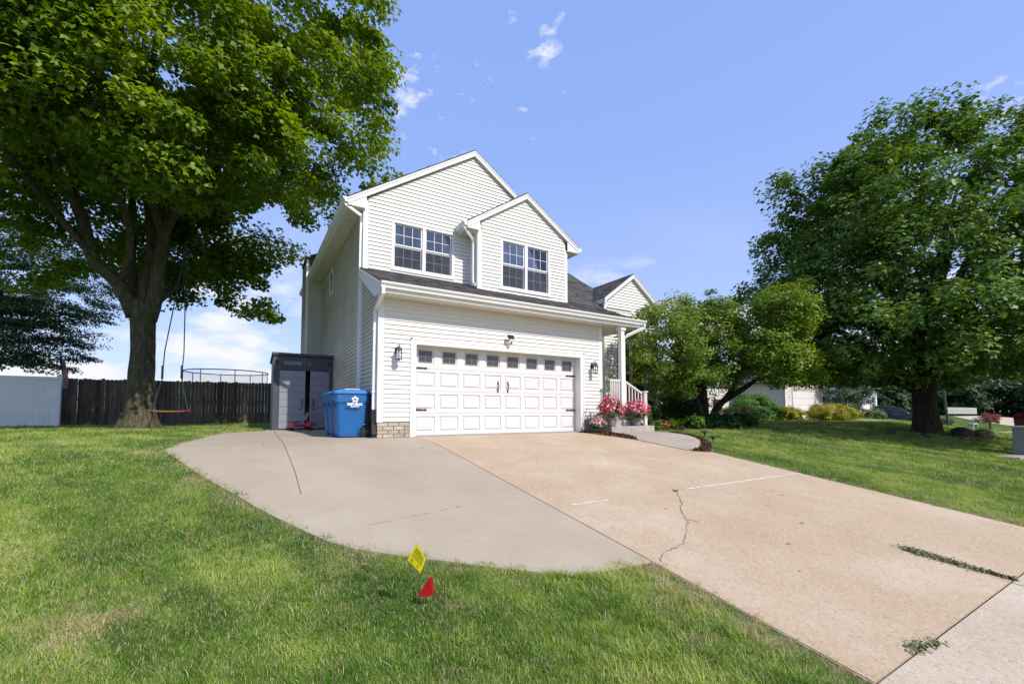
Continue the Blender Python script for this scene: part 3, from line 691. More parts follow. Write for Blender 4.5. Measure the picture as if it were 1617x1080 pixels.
def gutter(p0, p1, outward, name='gutter', w=.12, h=.12):
    """K profile from p0 to p1 (top back edge), outward direction"""
    p0, p1, o = Vector(p0), Vector(p1), Vector(outward); Z = Vector((0, 0, 1))
    pr = [(0, 0), (0, -h), (w*.55, -h), (w*.62, -h*.62), (w*.92, -h*.35), (w, -h*.12), (w, 0), (w*.93, 0), (w*.93, -h*.1), (w*.5, -h*.9), (.01, -h*.9), (.01, 0)]
    n = len(pr); V = [p0+o*a+Z*b for a, b in pr]+[p1+o*a+Z*b for a, b in pr]
    F = [(i, (i+1) % n, n+(i+1) % n, n+i) for i in range(n)]
    mb = MB().add(V, F)
    mb.add([p0+o*a+Z*b for a, b in pr[:7]], [tuple(range(7))]); mb.add([p1+o*a+Z*b for a, b in pr[:7]], [tuple(range(6, -1, -1))])
    return mb.build(name, M_trim, H)
gutter((EL-.006, yf, zE-.03), (EL-.006, yb, zE-.03), (-1, 0, 0)); gutter((bl-.006, byf, bzE-.03), (bl-.006, 1.9, bzE-.03), (-1, 0, 0)); gutter((br+.006, byf, bzE-.03), (br+.006, 3.4, bzE-.03), (1, 0, 0))
# garage / porch lower roof (slope .43)
ge = -.47; gz = 3.34
def gzr(y): return gz+.43*(y-ge)
PX = 7.85
re_, _, _ = roof_slab([(-.10, ge, gz), (PX, ge, gz), (PX, 1.9, gzr(1.9)), (-.10, 1.66, gzr(1.66))][:2]+[(PX, 1.66, gzr(1.66)), (-.10, 1.66, gzr(1.66))])
shingles((-.10, ge, gz), (PX, ge, gz), (-.10, 1.66, gzr(1.66)), (PX, 1.66, gzr(1.66)), re_)
box(-.08, PX-.02, ge, -.0, gz-.215, gz-.20).build('soffit', M_soff, H)
for k in range(66):
    x = -.02+k*.12
    if x < PX-.05: box(x, x+.006, ge+.02, -.03, gz-.219, gz-.2151).build('soffit_joint', MATS['soffit_line'], H)
box(-.10, PX, ge-.02, ge-.001, gz-.22, gz-.02).build('fascia', M_trim, H)
gutter((-.12, ge-.021, gz-.015), (PX+.02, ge-.021, gz-.015), (0, -1, 0), h=.125, w=.125)
V = [(ge-.018, gz-.02), (ge-.018, gz-.22), (0, gz-.22), (1.66, gzr(1.66)-.24), (1.66, gzr(1.66)-.03)]
MB().prism(V, 'x', -.12, -.101).build('rake_board', M_trim, H)
V = [(0, gz-.219), (1.66, gzr(1.66)-.23), (1.66, gzr(1.66)-.21), (0, gz-.2)]
MB().prism(V, 'x', -.10, 0.0).build('soffit', M_soff, H)
# downspouts
def spout(pts, r=.048, name='downspout', m=M_trim): return MB().tube(pts, r, 4, sq=True).build(name, m, H)
spout([(EL-.05, 1.64, zE-.14), (EL-.05, 1.65, zE-.20), (-.10, 1.60, zE-.42), (-.065, 1.72, zE-.55), (-.065, 1.75, 5.0), (-.065, 1.75, .9), (-.065, 1.75, .15)])
spout([(bl-.06, 1.10, bzE-.14), (bl-.06, 1.10, bzE-.20), (2.86, 1.20, bzE-.42), (2.93, 1.28, bzE-.52), (2.93, 1.28, 4.4), (2.93, 1.26, 4.18), (2.90, 1.08, 4.12)])
spout([(-.07, ge-.09, gz-.13), (-.07, ge-.09, gz-.25), (-.07, -.1, gz-.42), (-.07, .10, gz-.52), (-.07, .12, 1.6), (-.07, .12, .62)])
spout([(-.07, .12, .62), (-.07, .10, .3), (-.09, -.02, .06)], .065, 'downspout_boot', M_rub)
spout([(PX-.05, ge-.09, gz-.13), (PX-.05, ge-.09, gz-.22), (7.25, -.42, gz-.48), (7.12, -.36, gz-.6), (7.12, -.36, .3)])
for z in (1.0, 2.4): box(-.12, -.02, .07, .17, z, z+.03).build('downspout_strap', M_trim, H)
# chimney chase
cx0 = -.56
siding(Frame((0, 9.08, 0), (1, 0, 0), (0, -1, 0)), [(cx0+.06,.2),(-.005,.2),(-.005,6.6),(cx0+.06,6.6)], [], H, M_vinyl_shaded, joined=True, name='chimney_siding')
siding(Frame((cx0, 0, 0), (0, 1, 0), (-1, 0, 0)), [(9.14,.2),(10.44,.2),(10.44,6.6),(9.14,6.6)], [], H, M_vinyl_shaded, joined=True, name='chimney_siding')
ch = box(cx0+.003, .02, 9.083, 10.5, 0, 6.7).build('chimney', M_vinyl_shaded, H)
for y in (9.05, 10.44): box(cx0-.025, cx0+.06, y, y+.03 if y < 10 else y+.09, .2, 6.62).build('corner_board', M_trim, ch)
box(cx0-.05, .04, 9.03, 10.56, 6.62, 6.72).build('chimney_cap', M_rub, ch)
MB().lathe([(.10, 6.7), (.10, 6.95)], (-.3, 9.9, 0), 10).build('flue', M_rub, ch)
# wing with small gable, and the roof behind it
rf, _, _ = roof_slab([(6.1, 1.662, 4.25), (9.56, 1.662, 4.25), (9.56, 6.2, 4.25+.672*4.54), (6.1, 6.2, 4.25+.672*4.54)])
shingles((6.1, 1.662, 4.25), (9.56, 1.662, 4.25), (6.1, 6.2, 4.25+.672*4.54), (9.56, 6.2, 4.25+.672*4.54), rf)
zt = 4.25+.672*4.54
roof_slab([(6.1, 6.2, zt), (9.56, 6.2, zt), (9.56, 10.7, 4.3), (6.1, 10.7, 4.3)])
MB().prism([(1.8, 0), (10.6, 0), (10.6, 4.25), (6.2, zt-.1), (1.8, 4.28)], 'x', 9.38, 9.44).build('wall', M_vinyl, H)
MB().prism([(1.68, 4.08), (6.2, zt-.09), (6.2, zt-.24), (1.68, 3.93)], 'x', 9.545, 9.57).build('rake_board', M_trim, H)
wx, wp = 9.65, 5.68; wl, wr = 8.20, 11.1; wz = wp-(wx-wl)*.74
rg, _, _ = roof_slab([(wl, 1.57, wz), (wx, 1.57, wp), (wx, 4.2, wp), (wl, 4.2, wz)]); rh, _, _ = roof_slab([(wx, 1.57, wp), (wr, 1.57, wz), (wr, 4.2, wz), (wx, 4.2, wp)])
shingles((wl, 1.57, wz), (wl, 4.2, wz), (wx, 1.57, wp), (wx, 4.2, wp), rg); shingles((wr, 1.57, wz), (wr, 4.2, wz), (wx, 1.57, wp), (wx, 4.2, wp), rh)
rake(wl, wz, wx, wp, 1.57, h=.13, soff=.1); rake(wr, wz, wx, wp, 1.57, h=.13, soff=.1)
MB().prism([(wl, wz-.2), (8.30, wz-.2), (8.30, wz+.05), (wl, wz-.04)], 'y', 1.575, 1.59).build('eave_return', M_trim, H)
box(wl, 8.28, 1.60, 3, wz-.2, wz-.19).build('soffit', M_soff, H); box(wl-.005, wl+.01, 1.60, 3, wz-.2, wz-.03).build('fascia', M_trim, H)
WWin = (8.86, 10.34, .95, 3.05)
wall_hole(FW, None, 8.27, 10.95, 0, 4.45, WWin, [(8.27, 4.45), (10.95, 4.45), (9.65, 5.45)], M_vinyl)
box(8.27, 8.37, 1.8, 4.2, 0, 4.5).build('wall', M_vinyl, H); box(10.85, 10.95, 1.8, 4.2, 0, 4.5).build('wall', M_vinyl, H)
siding(FW, [(8.36, .36), (10.86, .36), (10.86, 4.62), (9.65, 5.50), (8.36, 4.62)], [(WWin[0]-.07, WWin[1]+.07, WWin[2]-.07, WWin[3]+.07)], H, M_vinyl, joined=True)
cb(8.26, 8.36, 1.66, 1.69, .3, 4.4); cb(10.86, 10.97, 1.66, 1.69, .3, 4.4)
twin_window(FW, WWin, [(8.9, 9.0), (10.2, 10.3)])
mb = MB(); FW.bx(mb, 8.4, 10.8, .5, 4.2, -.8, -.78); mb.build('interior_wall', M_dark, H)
# porch back wall, ceiling, deck
box(6.55, 8.27, 1.8, 1.9, 0, 3.4).build('wall', M_vinyl, H); box(6.54, 6.55, .1, 1.8, 0, 3.4).build('wall', M_vinyl, H)
box(6.58, PX-.02, -.001, 1.75, 3.12, 3.14).build('porch_ceiling', M_soff, H)
MB().prism([(0, 3.14), (0, gzr(0)-.08), (1.6, gzr(1.6)-.08), (1.6, 3.14)], 'x', PX-.06, PX-.03).build('wall', M_vinyl, H)
box(6.56, 7.25, -.42, 1.75, -.1, .50).build('porch_deck', M_step, H, bevel=.01)
box(6.56, 7.62, -.50, 1.2, -.1, .33).build('step', M_step, H, bevel=.01)
box(6.22, 7.95, -.76, .9, -.3, .165).build('step', M_step, H, bevel=.01)
def post(x, y, z0, z1, r=.055, name='porch_post'):
    mb = box(x-r, x+r, y-r, y+r, z0, z1); return mb.build(name, M_rail if name != 'porch_post' else M_trim, H, bevel=.008)
post(7.06, -.33, .5, 3.12, .07); box(6.96, 7.16, -.43, -.23, 3.0, 3.125).build('post_cap', M_trim, H)
box(7.0, 7.12, -.39, -.27, .5, 1.52).build('post_wrap', M_rail, H)
post(7.80, -.52, .165, 1.16, .06, 'newel_post'); box(7.72, 7.88, -.60, -.44, 1.16, 1.20).build('newel_cap', M_rail, H)
def rail(a, b, zlo, zhi, n):
    a, b = Vector(a), Vector(b); d = b-a
    for dz, hh in ((zlo, .04), (zhi, .04)):
        MB().tube([a+Vector((0, 0, dz)), b+Vector((0, 0, dz))], hh, 4, sq=True).build('rail', M_rail, H)
    for i in range(n):
        p = a+d*((i+.7)/(n+.4)); box(p.x-.017, p.x+.017, p.y-.017, p.y+.017, p.z+zlo+.02, p.z+zhi-.02).build('baluster', M_rail, H)
rail((6.56, -.33, .5), (6.99, -.33, .5), .12, 1.0, 6)
rail((7.13, -.34, .52), (7.76, -.51, .12), .12, .98, 6)

# ------------------------------------------------------------------ lanterns, camera, dish
def lantern(x, z, scroll, label):
    t = thing('wall_lantern', label, 'wall light', 'lanterns either side of the garage door', (x, 0, z))
    MB().lathe([(.001, 0), (.05, 0), (.06, .01), (.05, .02), (.001, .02)], (0, 0, 0), 12).build('wall_plate', M_black, t).rotation_euler = (R(90), 0, 0)
    t.children[0].location = (0, -.012, .05); t.children[0].scale = (1, 1.6, 1)
    if scroll: pts = [(0, -.02, .02), (0, -.06, .05), (0, -.09, .14), (0, -.13, .19), (0, -.18, .17), (0, -.18, .12)]
    else: pts = [(0, -.02, .0), (0, -.07, -.02), (0, -.12, .05), (0, -.16, .13), (0, -.18, .15), (0, -.18, .12)]
    MB().tube(pts, .011, 6).build('arm', M_black, t)
    c = (0, -.18, 0); n = 6 if not scroll else 8
    MB().lathe([(.0, .185), (.012, .18), (.018, .165), (.008, .15), (.02, .14), (.03, .12), (.045, .105), (.05, .09), (.085, .055), (.088, .045), (.0, .045)], c, n).build('cap', M_black, t)
    rt, rb_ = (.072, .055) if scroll else (.062, .07)
    gl_ = MB().lathe([(rt-.004, .045), (rb_-.004, -.155)], c, n).build('lamp_glass', M_glass, t)
    for k in range(n):
        a = 2*math.pi*k/n; MB().tube([(rt*math.cos(a), c[1]+rt*math.sin(a), .045), (rb_*math.cos(a), c[1]+rb_*math.sin(a), -.155)], .004, 4).build('glazing_bar', M_black, t)
    MB().lathe([(.0, -.155), (rb_+.012, -.155), (rb_+.012, -.17), (.02, -.178), (.012, -.20), (.0, -.21)], c, n).build('base', M_black, t)
    MB().lathe([(.0, -.15), (.012, -.15), (.012, -.07), (.022, -.05), (.018, -.02), (0, -.005)], c, 8).build('bulb', mat('bulb', (.75, .6, .4), .3), t)
    return t
lantern(.40, 1.90, False, 'black lantern on the siding left of the garage door')
lantern(6.17, 1.86, True, 'black scroll arm lantern on the siding right of the garage door')
t = thing('security_camera', 'small white security camera with solar panel above the garage door', 'camera', loc=(3.3, 0, 2.4))
sp_ = box(-.09, .09, -.012, .0, -.06, .06).build('solar_panel', glassm('solar_cell', (.012, .014, .03), .2), t); sp_.location = (0.02, -.15, .10); sp_.rotation_euler = (R(-28), 0, 0)
fp = box(-.095, .095, .0005, .010, -.065, .065).build('panel_frame', mat('pale_grey_plastic', (.5, .5, .5), .5), t); fp.location = (0.02, -.15, .10); fp.rotation_euler = (R(-28), 0, 0)
MB().tube([(0, -.0, 0), (0, -.06, .02), (.02, -.13, .07)], .015, 6).build('bracket', M_trim, t)
MB().tube([(-.03, -.02, -.03), (.04, -.15, -.05)], .045, 12).build('camera_body', M_trim, t); MB().tube([(.04, -.15, -.05), (.045, -.16, -.052)], .033, 12).build('lens', M_black, t)
MB().lathe([(0, -.13), (.03, -.12), (.038, -.09), (.03, -.06), (0, -.05)], (0, -.07, 0), 12).build('motion_sensor', M_trim, t)
t = thing('satellite_dish', 'black round satellite dish on the left eave beside the chimney', 'dish', loc=(-.12, 8.6, 6.45))
d_ = MB().lathe([(0, .02), (.12, .03), (.22, .06), (.31, .12), (.315, .11), (.22, .045), (.12, .012), (0, 0)], (0, 0, 0), 24).build('dish', M_black, t, smooth=True); d_.rotation_euler = (R(100), R(12), R(-25))
MB().tube([(0, 0, 0), (0, .1, -.1), (0.02, .12, -.55)], .025, 8).build('mast', M_black, t); MB().tube([(0, 0, -.2), (-.05, -.35, -.1)], .012, 6).build('feed_arm', M_black, t)
t.location = (-.16, 9.0, 6.55)

# ------------------------------------------------------------------ shed
S = thing('storage_shed', 'dark grey resin storage shed with pale grey doors ajar against the side wall', 'shed')
x0, x1, yf_, yb_ = -1.78, -.04, 5.9, 7.15
def sh_top(y): return 2.40-(y-yf_)*.16
w = MB(); w.prism([(yf_, 0), (yb_, 0), (yb_, sh_top(yb_)), (yf_, sh_top(yf_))], 'x', x0, x0+.05); w.build('side_wall', mat('shed_side_grey', (.2, .21, .23), .55), S)
MB().prism([(yf_, 0), (yb_, 0), (yb_, sh_top(yb_)), (yf_, sh_top(yf_))], 'x', x1-.05, x1).build('side_wall', M_shed, S)
box(x0+.05, x1-.05, yb_-.05, yb_, .0, 2.1).build('back_wall', M_shed, S); box(x0+.05, x1-.05, yf_+.02, yb_-.05, 0, .04).build('shed_floor', M_shed, S)
box(x0, x1, yf_-.03, yf_, 1.90, 2.36).build('lintel', M_shed, S, bevel=.01)
box(x0, x0+.19, yf_-.03, yf_, 0, 1.90).build('door_jamb', M_shed, S, bevel=.01); box(x1-.12, x1, yf_-.03, yf_, 0, 1.90).build('door_jamb', M_shed, S, bevel=.01)
for a, b in ((x0+.19+.1, x0+.19+.62), (x1-.12-.62, x1-.12-.12)):
    f_ = MB(); f_.box(a-.02, b+.02, yf_-.05, yf_-.031, 2.20, 2.22); f_.box(a-.02, b+.02, yf_-.05, yf_-.031, 2.05, 2.07); f_.box(a-.02, a, yf_-.05, yf_-.031, 2.07, 2.20); f_.box(b, b+.02, yf_-.05, yf_-.031, 2.07, 2.20)
    f_ = f_.build('window_frame', M_shed, S); box(a, b, yf_-.042, yf_-.034, 2.07, 2.20).build('pane', glassm('shed_glass', (.05, .055, .065), .08), f_)
for x in (x0+.06, x0+.11, x1-.14, x1-.09): box(x, x+.03, yf_-.045, yf_-.031, 2.08, 2.21).build('vent', M_rub, S)
for k in range(2): box(x0-.03+k*.93, x0+.885+k*.93, yf_-.09, yf_-.08, 2.37, 2.41).build('roof_trim', M_shed, S)
MB().add([(x0-.05, yf_-.10, 2.40), (x1+.02, yf_-.10, 2.40), (x1+.02, yb_+.05, 2.20), (x0-.05, yb_+.05, 2.20), (x0-.05, yf_-.10, 2.45), (x1+.02, yf_-.10, 2.45), (x1+.02, yb_+.05, 2.25), (x0-.05, yb_+.05, 2.25)], [(0,3,2,1),(4,5,6,7),(0,1,5,4),(1,2,6,5),(2,3,7,6),(3,0,4,7)]).build('roof', M_shed, S)
def shed_door(xh, wdt, s, ang, nm):
    d = thing('shed_door', 'x', 'x'); del d['label']; del d['category']; d.parent = S; d.location = (xh, yf_-.04, .04); d.rotation_euler = (0, 0, ang)
    hh = 1.85/8
    for k in range(8): box(*( (0, wdt) if s > 0 else (-wdt, 0)), -.03, .0, k*hh+.004, (k+1)*hh-.004).build('door_plank', M_shedd, d, bevel=.003)
    box(*((.004, wdt-.004) if s > 0 else (-wdt+.004, -.004)), -.02, -.005, .0, 1.85).build('door_core', mat('plank_gap', (.10, .10, .12), .7), d)
    xx = (wdt-.09)*s; MB().tube([(xx, -.03, .72), (xx, -.075, .75), (xx, -.075, .92), (xx, -.03, .95)], .016, 6).build('handle', M_black, d); box(min(xx-.08*s, xx+.02*s), max(xx-.08*s, xx+.02*s), -.045, -.0301, .62, .645).build('latch', M_black, d)
shed_door(x0+.18, .74, 1, R(-4), 'l'); shed_door(x1-.11, .60, -1, R(14), 'r')
box(-.85, -.45, 6.3, 6.7, .04, .7).build('stored_box', mat('stored_grey', (.08, .09, .11), .7), S)

# ------------------------------------------------------------------ bins
def make_bin(label):
    t = thing('wheeled_bin', label, 'bin', 'blue recycling bins by the side wall')
    w0, w1, d0, d1, h = .29, .36, .22, .29, 1.0      # half sizes: x (depth) and y (width)
    ring = lambda a, b, z, c=.05: [(-a, -b+c, z), (-a+c, -b, z), (a-c, -b, z), (a, -b+c, z), (a, b-c, z), (a-c, b, z), (-a+c, b, z), (-a, b-c, z)]
    mb = MB(); Z = [(w0-.03, d0-.01, .02), (w0, d0, .06), (w0+.045, d0+.045, .72), (w0+.055, d0+.05, .74), (w0+.075, d0+.075, .80), (w1, d1, .97)]
    V = []
    for a, b, z in Z: V += ring(a, b, z)
    F = [tuple(range(7, -1, -1))]+[(8*k+i, 8*k+(i+1) % 8, 8*k+8+(i+1) % 8, 8*k+8+i) for k in range(len(Z)-1) for i in range(8)]
    mb.add(V, F); mb.build('body', M_blue, t, bevel=.008)
    box(-.385, .385, -.315, .315, .965, .995).build('rim', M_blue, t, bevel=.008)
    l_ = MB(); a = ring(.385, .312, .997); b = ring(.385, .312, 1.02); c = ring(.33, .26, 1.05)
    l_.add(a+b+c, [tuple(range(7, -1, -1))]+[(8*k+i, 8*k+(i+1) % 8, 8*k+8+(i+1) % 8, 8*k+8+i) for k in range(2) for i in range(8)]+[tuple(range(16, 24))]); l_ = l_.build('lid', M_lid, t, bevel=.008)
    for s in (-1, 1): box(-.25+.3*(s > 0), -.03+.3*(s > 0), -.2, .2, 1.051, 1.062).build('lid_rib', M_lid, l_)
    MB().tube([(.39, -.26, .95), (.45, -.26, .97), (.45, .26, .97), (.39, .26, .95)], .018, 6).build('handle_bar', M_blue, t)
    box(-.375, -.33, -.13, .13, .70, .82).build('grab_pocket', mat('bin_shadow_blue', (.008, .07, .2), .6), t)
    for s in (-1, 1):
        y = s*.265
        wh = MB().tube([(.30, y-.028, .125), (.30, y+.028, .125)], .125, 20).build('wheel', M_rub, t)
        MB().tube([(.30, y+s*.0285, .125), (.30, y+s*.034, .125)], .06, 8).build('hub', mat('hub_grey', (.05, .05, .055), .5), wh)
        aw = MB().tube([(.14, y, .10), (.17, y, .22), (.24, y, .285), (.33, y, .295)], .016, 6); aw.build('wheel_arch', M_blue, t)
    return t
B = make_bin('nearest blue wheeled bin with white flower shaped logo by the garage corner')
B.location = (-.47, .62, 0)
# logo: five petals round a centre plus two lines of print
import math as _m
lg = MB(); c = Vector((.04, 0, .845)); yy = -.355
def petal(a):
    d = Vector((_m.sin(a), 0, _m.cos(a))); n = Vector((d.z, 0, -d.x)); p = c+d*.055
    pts = [c+d*.022+n*.008, c+d*.045+n*.026, c+d*.068+n*.02, c+d*.075, c+d*.068-n*.02, c+d*.045-n*.026, c+d*.022-n*.008]
    return pts
for k in range(5):
    P = petal(k*2*_m.pi/5); lg.add([(p.x, yy, p.z) for p in P], [tuple(range(len(P)))])
lo_ = lg.build('logo', M_decal, B); lo_.rotation_euler = (0, 0, 0)
def text(body, size, loc, rot, m, parent=None, name='lettering', ext=.001, bold=0):
    cu = bpy.data.curves.new(name, 'FONT'); cu.body = body; cu.size = size; cu.extrude = ext; cu.align_x = 'CENTER'; cu.offset = bold; cu.resolution_u = 2
    o = bpy.data.objects.new(name, cu); dg = None
    col.objects.link(o); bpy.context.view_layer.update(); me = bpy.data.meshes.new_from_object(o.evaluated_get(bpy.context.evaluated_depsgraph_get()))
    bpy.data.objects.remove(o); me.materials.clear(); me.materials.append(m); o = bpy.data.objects.new(name, me); col.objects.link(o)
    o.location = loc; o.rotation_euler = rot
    if parent: o.parent = parent
    return o
text('REPUBLIC', .075, (.04, -.347, .715), (R(90), 0, 0), M_decal, B, bold=.0035)
text('SERVICES', .045, (.04, -.342, .672), (R(90), 0, 0), M_decal, B, bold=.001)
lo_.location = (0, .0, 0)
items = [((-.47, 1.30), 'middle blue wheeled bin of the row, partly behind the nearest one'), ((-.47, 1.98), 'farthest blue wheeled bin with its lid raised, next to the shed')]
for (x, y), lb in items:
    c_ = bpy.data.objects.new('wheeled_bin', None); col.objects.link(c_); c_.location = (x, y, 0)
    c_['label'] = lb; c_['category'] = 'bin'; c_['group'] = 'blue recycling bins by the side wall'
    for ch_ in B.children:
        if ch_.name.split('.')[0] in ('logo', 'lettering'): continue
        copy_tree(ch_, c_)
# small litter of bright things on the near bin
tag(box(-.62, -.30, .42, .8, 1.066, 1.085).build('flattened_carton', mat('pale_card', (.6, .6, .62), .6)), 'pale flat carton lying on the nearest blue bin lid', 'carton')
# ------------------------------------------------------------------ ride-on swing car
t = thing('ride_on_toy', 'small red ride-on toy car in front of the open shed door', 'ride-on toy', loc=(-.98, 5.1, 0))
mb = MB(); V = []
for x, w_, z0, z1 in ((-.36, .05, .16, .24), (-.30, .14, .13, .27), (-.12, .15, .12, .20), (.05, .10, .12, .20), (.18, .15, .13, .26), (.32, .11, .13, .24), (.38, .04, .15, .2)):
    V += [(x, -w_, z0), (x, w_, z0), (x, w_, z1), (x, -w_, z1)]
mb.add(V, [(0,1,2,3)]+[(4*k+i, 4*k+4+i, 4*k+4+(i+1) % 4, 4*k+(i+1) % 4) for k in range(6) for i in range(4)]+[(24,27,26,25)]); mb.build('body', M_red, t, bevel=.01)
box(-.34, -.08, -.12, .12, .25, .275).build('seat', M_rub, t, bevel=.01)
MB().tube([(.14, 0, .22), (.10, 0, .42)], .02, 8).build('steering_column', M_red, t)
MB().tube([(.10+.11*_m.cos(a)*.4, .11*_m.sin(a), .43+.11*_m.cos(a)) for a in [k*2*_m.pi/12 for k in range(13)]], .014, 6).build('steering_wheel', M_pink, t)
for x, y in ((-.32, -.15), (-.32, .15), (.22, -.12), (.22, .12)): MB().tube([(x, y-.02, .05), (x, y+.02, .05)], .05, 10).build('wheel', M_rub, t)
t.rotation_euler = (0, 0, R(8))

# ------------------------------------------------------------------ fences
FN = thing('wooden_fence', 'dark weathered wooden picket privacy fence behind the big tree', 'fence')
fa = Vector((-9.15, 15.0)); fb = Vector((-1.3, 15.0)); 
n = 56
for i in range(n):
    p = fa.lerp(fb, (i+.5)/n); wd = (fb-fa).length/n*random.uniform(.965, 1.0)/2; h = 1.96+random.uniform(-.03, .02)+.05*i/n; dy = random.uniform(-.012, .012)
    mb = MB().prism([(p.x-wd, .02), (p.x+wd, .02), (p.x+wd, h-.03), (p.x+wd*.6, h), (p.x-wd*.6, h), (p.x-wd, h-.03)], 'y', p.y+dy, p.y+dy+.018)
    o = mb.build('picket', M_fence, FN)
for z in (.35, 1.05, 1.7): box(fa.x, fb.x, 15.035, 15.075, z, z+.09).build('fence_rail', M_fence, FN)
for k in range(5): x = fa.x+.3+k*1.75; box(x, x+.09, 15.08, 15.17, 0, 1.9).build('fence_post', M_fence, FN)
for k in range(24):
    x = fb.x+.07+k*.14; box(x-.065, x+.065, 15.0+.01*(k % 2), 15.02+.01*(k % 2), .02, 2.0).build('picket', M_fence, FN)
VF = thing('vinyl_fence', 'white vinyl privacy fence at the left edge of the lawn', 'fence')
box(-8.80, -8.67, 13.9, 14.03, -.05, 1.98).build('fence_post', M_vf, VF, bevel=.006); MB().lathe([(.09, 1.98), (.09, 2.0), (.01, 2.05)], (-8.735, 13.965, 0), 4).build('post_cap', M_vf, VF)
def vfsec(x0, x1, y):
    box(x0, x1, y-.03, y+.03, 1.80, 1.93).build('fence_rail', M_vf, VF, bevel=.004); box(x0, x1, y-.03, y+.03, .03, .17).build('fence_rail', M_vf, VF, bevel=.004)
    x = x0
    while x < x1-.02: box(x+.002, min(x+.146, x1), y-.012, y+.012, .17, 1.80).build('vinyl_board', M_vf, VF, bevel=.004); x += .15
vfsec(-11.2, -8.80, 13.96); vfsec(-13.7, -11.33, 13.96); box(-11.33, -11.2, 13.9, 14.03, -.05, 1.98).build('fence_post', M_vf, VF, bevel=.006)

# flag hanging on its pole at the fence corner
t = thing('flag', 'limp striped american flag hanging from a short pole at the fence corner', 'flag', loc=(-8.70, 14.7, 0))
MB().tube([(-.25, .0, 2.95), (0.0, .1, 1.75)], .014, 6).build('flag_pole', M_bronze, t)
cb_ = mat('flag_canton_blue', (.015, .02, .07), .8); rs = mat('flag_red', (.35, .02, .03), .8); ws = mat('flag_white', (.55, .53, .55), .8)
nst = 13
for k in range(nst):
    mb = MB(); V = []
    for j in range(9):
        s = j/8; zz = 2.75-1.2*s; xo = -.19+.16*s; 
        for e in (k, k+1):
            q = e/nst; V.append((xo+(q-.5)*.22*(1-.3*s)+.03*_m.sin(s*6+q*4), .05*_m.sin(q*9+s*3), zz-.05*_m.sin(q*3)))
    mb.add(V, [(2*j, 2*j+1, 2*j+3, 2*j+2) for j in range(8)]); 
    o = mb.build('flag_stripe', rs if k % 2 == 0 else ws, t)
    if k < 7: MB().add([(x, y-.012, z) for x, y, z in V[:8]], [(2*j, 2*j+1, 2*j+3, 2*j+2) for j in range(3)]).build('canton', cb_, t)

# ------------------------------------------------------------------ trees
def leaf_mesh(name, C, Nrm, size, m, parent, lobed=True, droop=.35, seed=1, sizevar=.35):
    """C centres (n,3), Nrm leaf facing normals; builds real leaf faces"""
    r = np.random.default_rng(seed); n = len(C)
    Nrm = Nrm+r.normal(0, .45, (n, 3)); Nrm /= np.linalg.norm(Nrm, axis=1, keepdims=True)+1e-9
    A = r.normal(0, 1, (n, 3)); A[:, 2] -= droop*1.2; A -= (A*Nrm).sum(1, keepdims=True)*Nrm; A /= np.linalg.norm(A, axis=1, keepdims=True)+1e-9
    Bv = np.cross(Nrm, A); s = (size*(1+r.uniform(-sizevar, sizevar, n)))[:, None]
    if lobed: pts = [(-.5, 0, 0), (-.1, -.52, -.06), (.1, -.2, .03), (.55, 0, -.10), (.1, .2, .03), (-.1, .52, -.06)]; tri = [(0,1,2),(0,2,3),(0,3,4),(0,4,5)]
    else: pts = [(-.5, 0, 0), (.0, -.27, .06), (.5, 0, -.05), (.0, .27, .06)]; tri = [(0,1,2),(0,2,3)]
    k = len(pts); V = np.empty((n, k, 3), np.float32)
    for i, (a, b, c) in enumerate(pts): V[:, i] = C+A*a*s+Bv*b*s+Nrm*c*s
    F = (np.arange(n)[:, None, None]*k+np.array(tri)[None]).reshape(-1, 3)
    o = npmesh(name, V.reshape(-1, 3), F, m, parent); o['kind'] = 'stuff'
    return o
def crown(ells, nb, nl, br, size, m, parent, seed, lobed=True, shell=.55, flat=.58, cut=None, name='crown', up=.9, drop=.0, sag=.16):
    """ells: (cx,cy,cz,rx,ry,rz,weight); nb boughs of nl leaves each, bough radius br"""
    r = np.random.default_rng(seed); E = np.array(ells, float); wt = E[:, 6]/E[:, 6].sum(); B_ = []; O = []
    while len(B_) < nb:
        e = E[r.choice(len(E), p=wt)]; d = r.normal(0, 1, 3); d /= np.linalg.norm(d)
        rr = shell+(1-shell)*r.random()**.55
        # low-frequency lumps on the outline
        lump = 1+.13*_m.sin(4.1*d[0]+2.3*d[1]+seed)*_m.cos(3.3*d[2]+seed*2)+.07*_m.sin(9*d[0]-7*d[2]+seed)
        p = e[:3]+d*e[3:6]*rr*lump
        inside = any((((p-f[:3])/f[3:6])**2).sum() < (shell*.75)**2 for f in E)
        if inside and r.random() < .75: continue
        if cut and cut(p): continue
        B_.append(p); O.append(d)
    B_ = np.array(B_); O = np.array(O)
    rad = br*(r.uniform(.6, 1.35, nb))
    idx = np.repeat(np.arange(nb), nl); n = len(idx)
    q = r.normal(0, 1, (n, 3)); q /= np.linalg.norm(q, axis=1, keepdims=True); q *= (r.random(n)**.45)[:, None]
    rd = rad[idx][:, None]; Od = O[idx]
    P = q*rd; P[:, 2] *= flat
    # boughs sag outwards
    hor = Od.copy(); hor[:, 2] = 0
    P[:, 2] -= ((P*hor).sum(1))*sag
    C = B_[idx]+P
    Nn = q*.35+Od*.45+np.array([0, 0, up])
    return leaf_mesh(name, C, Nn, size, m, parent, lobed, seed=seed)
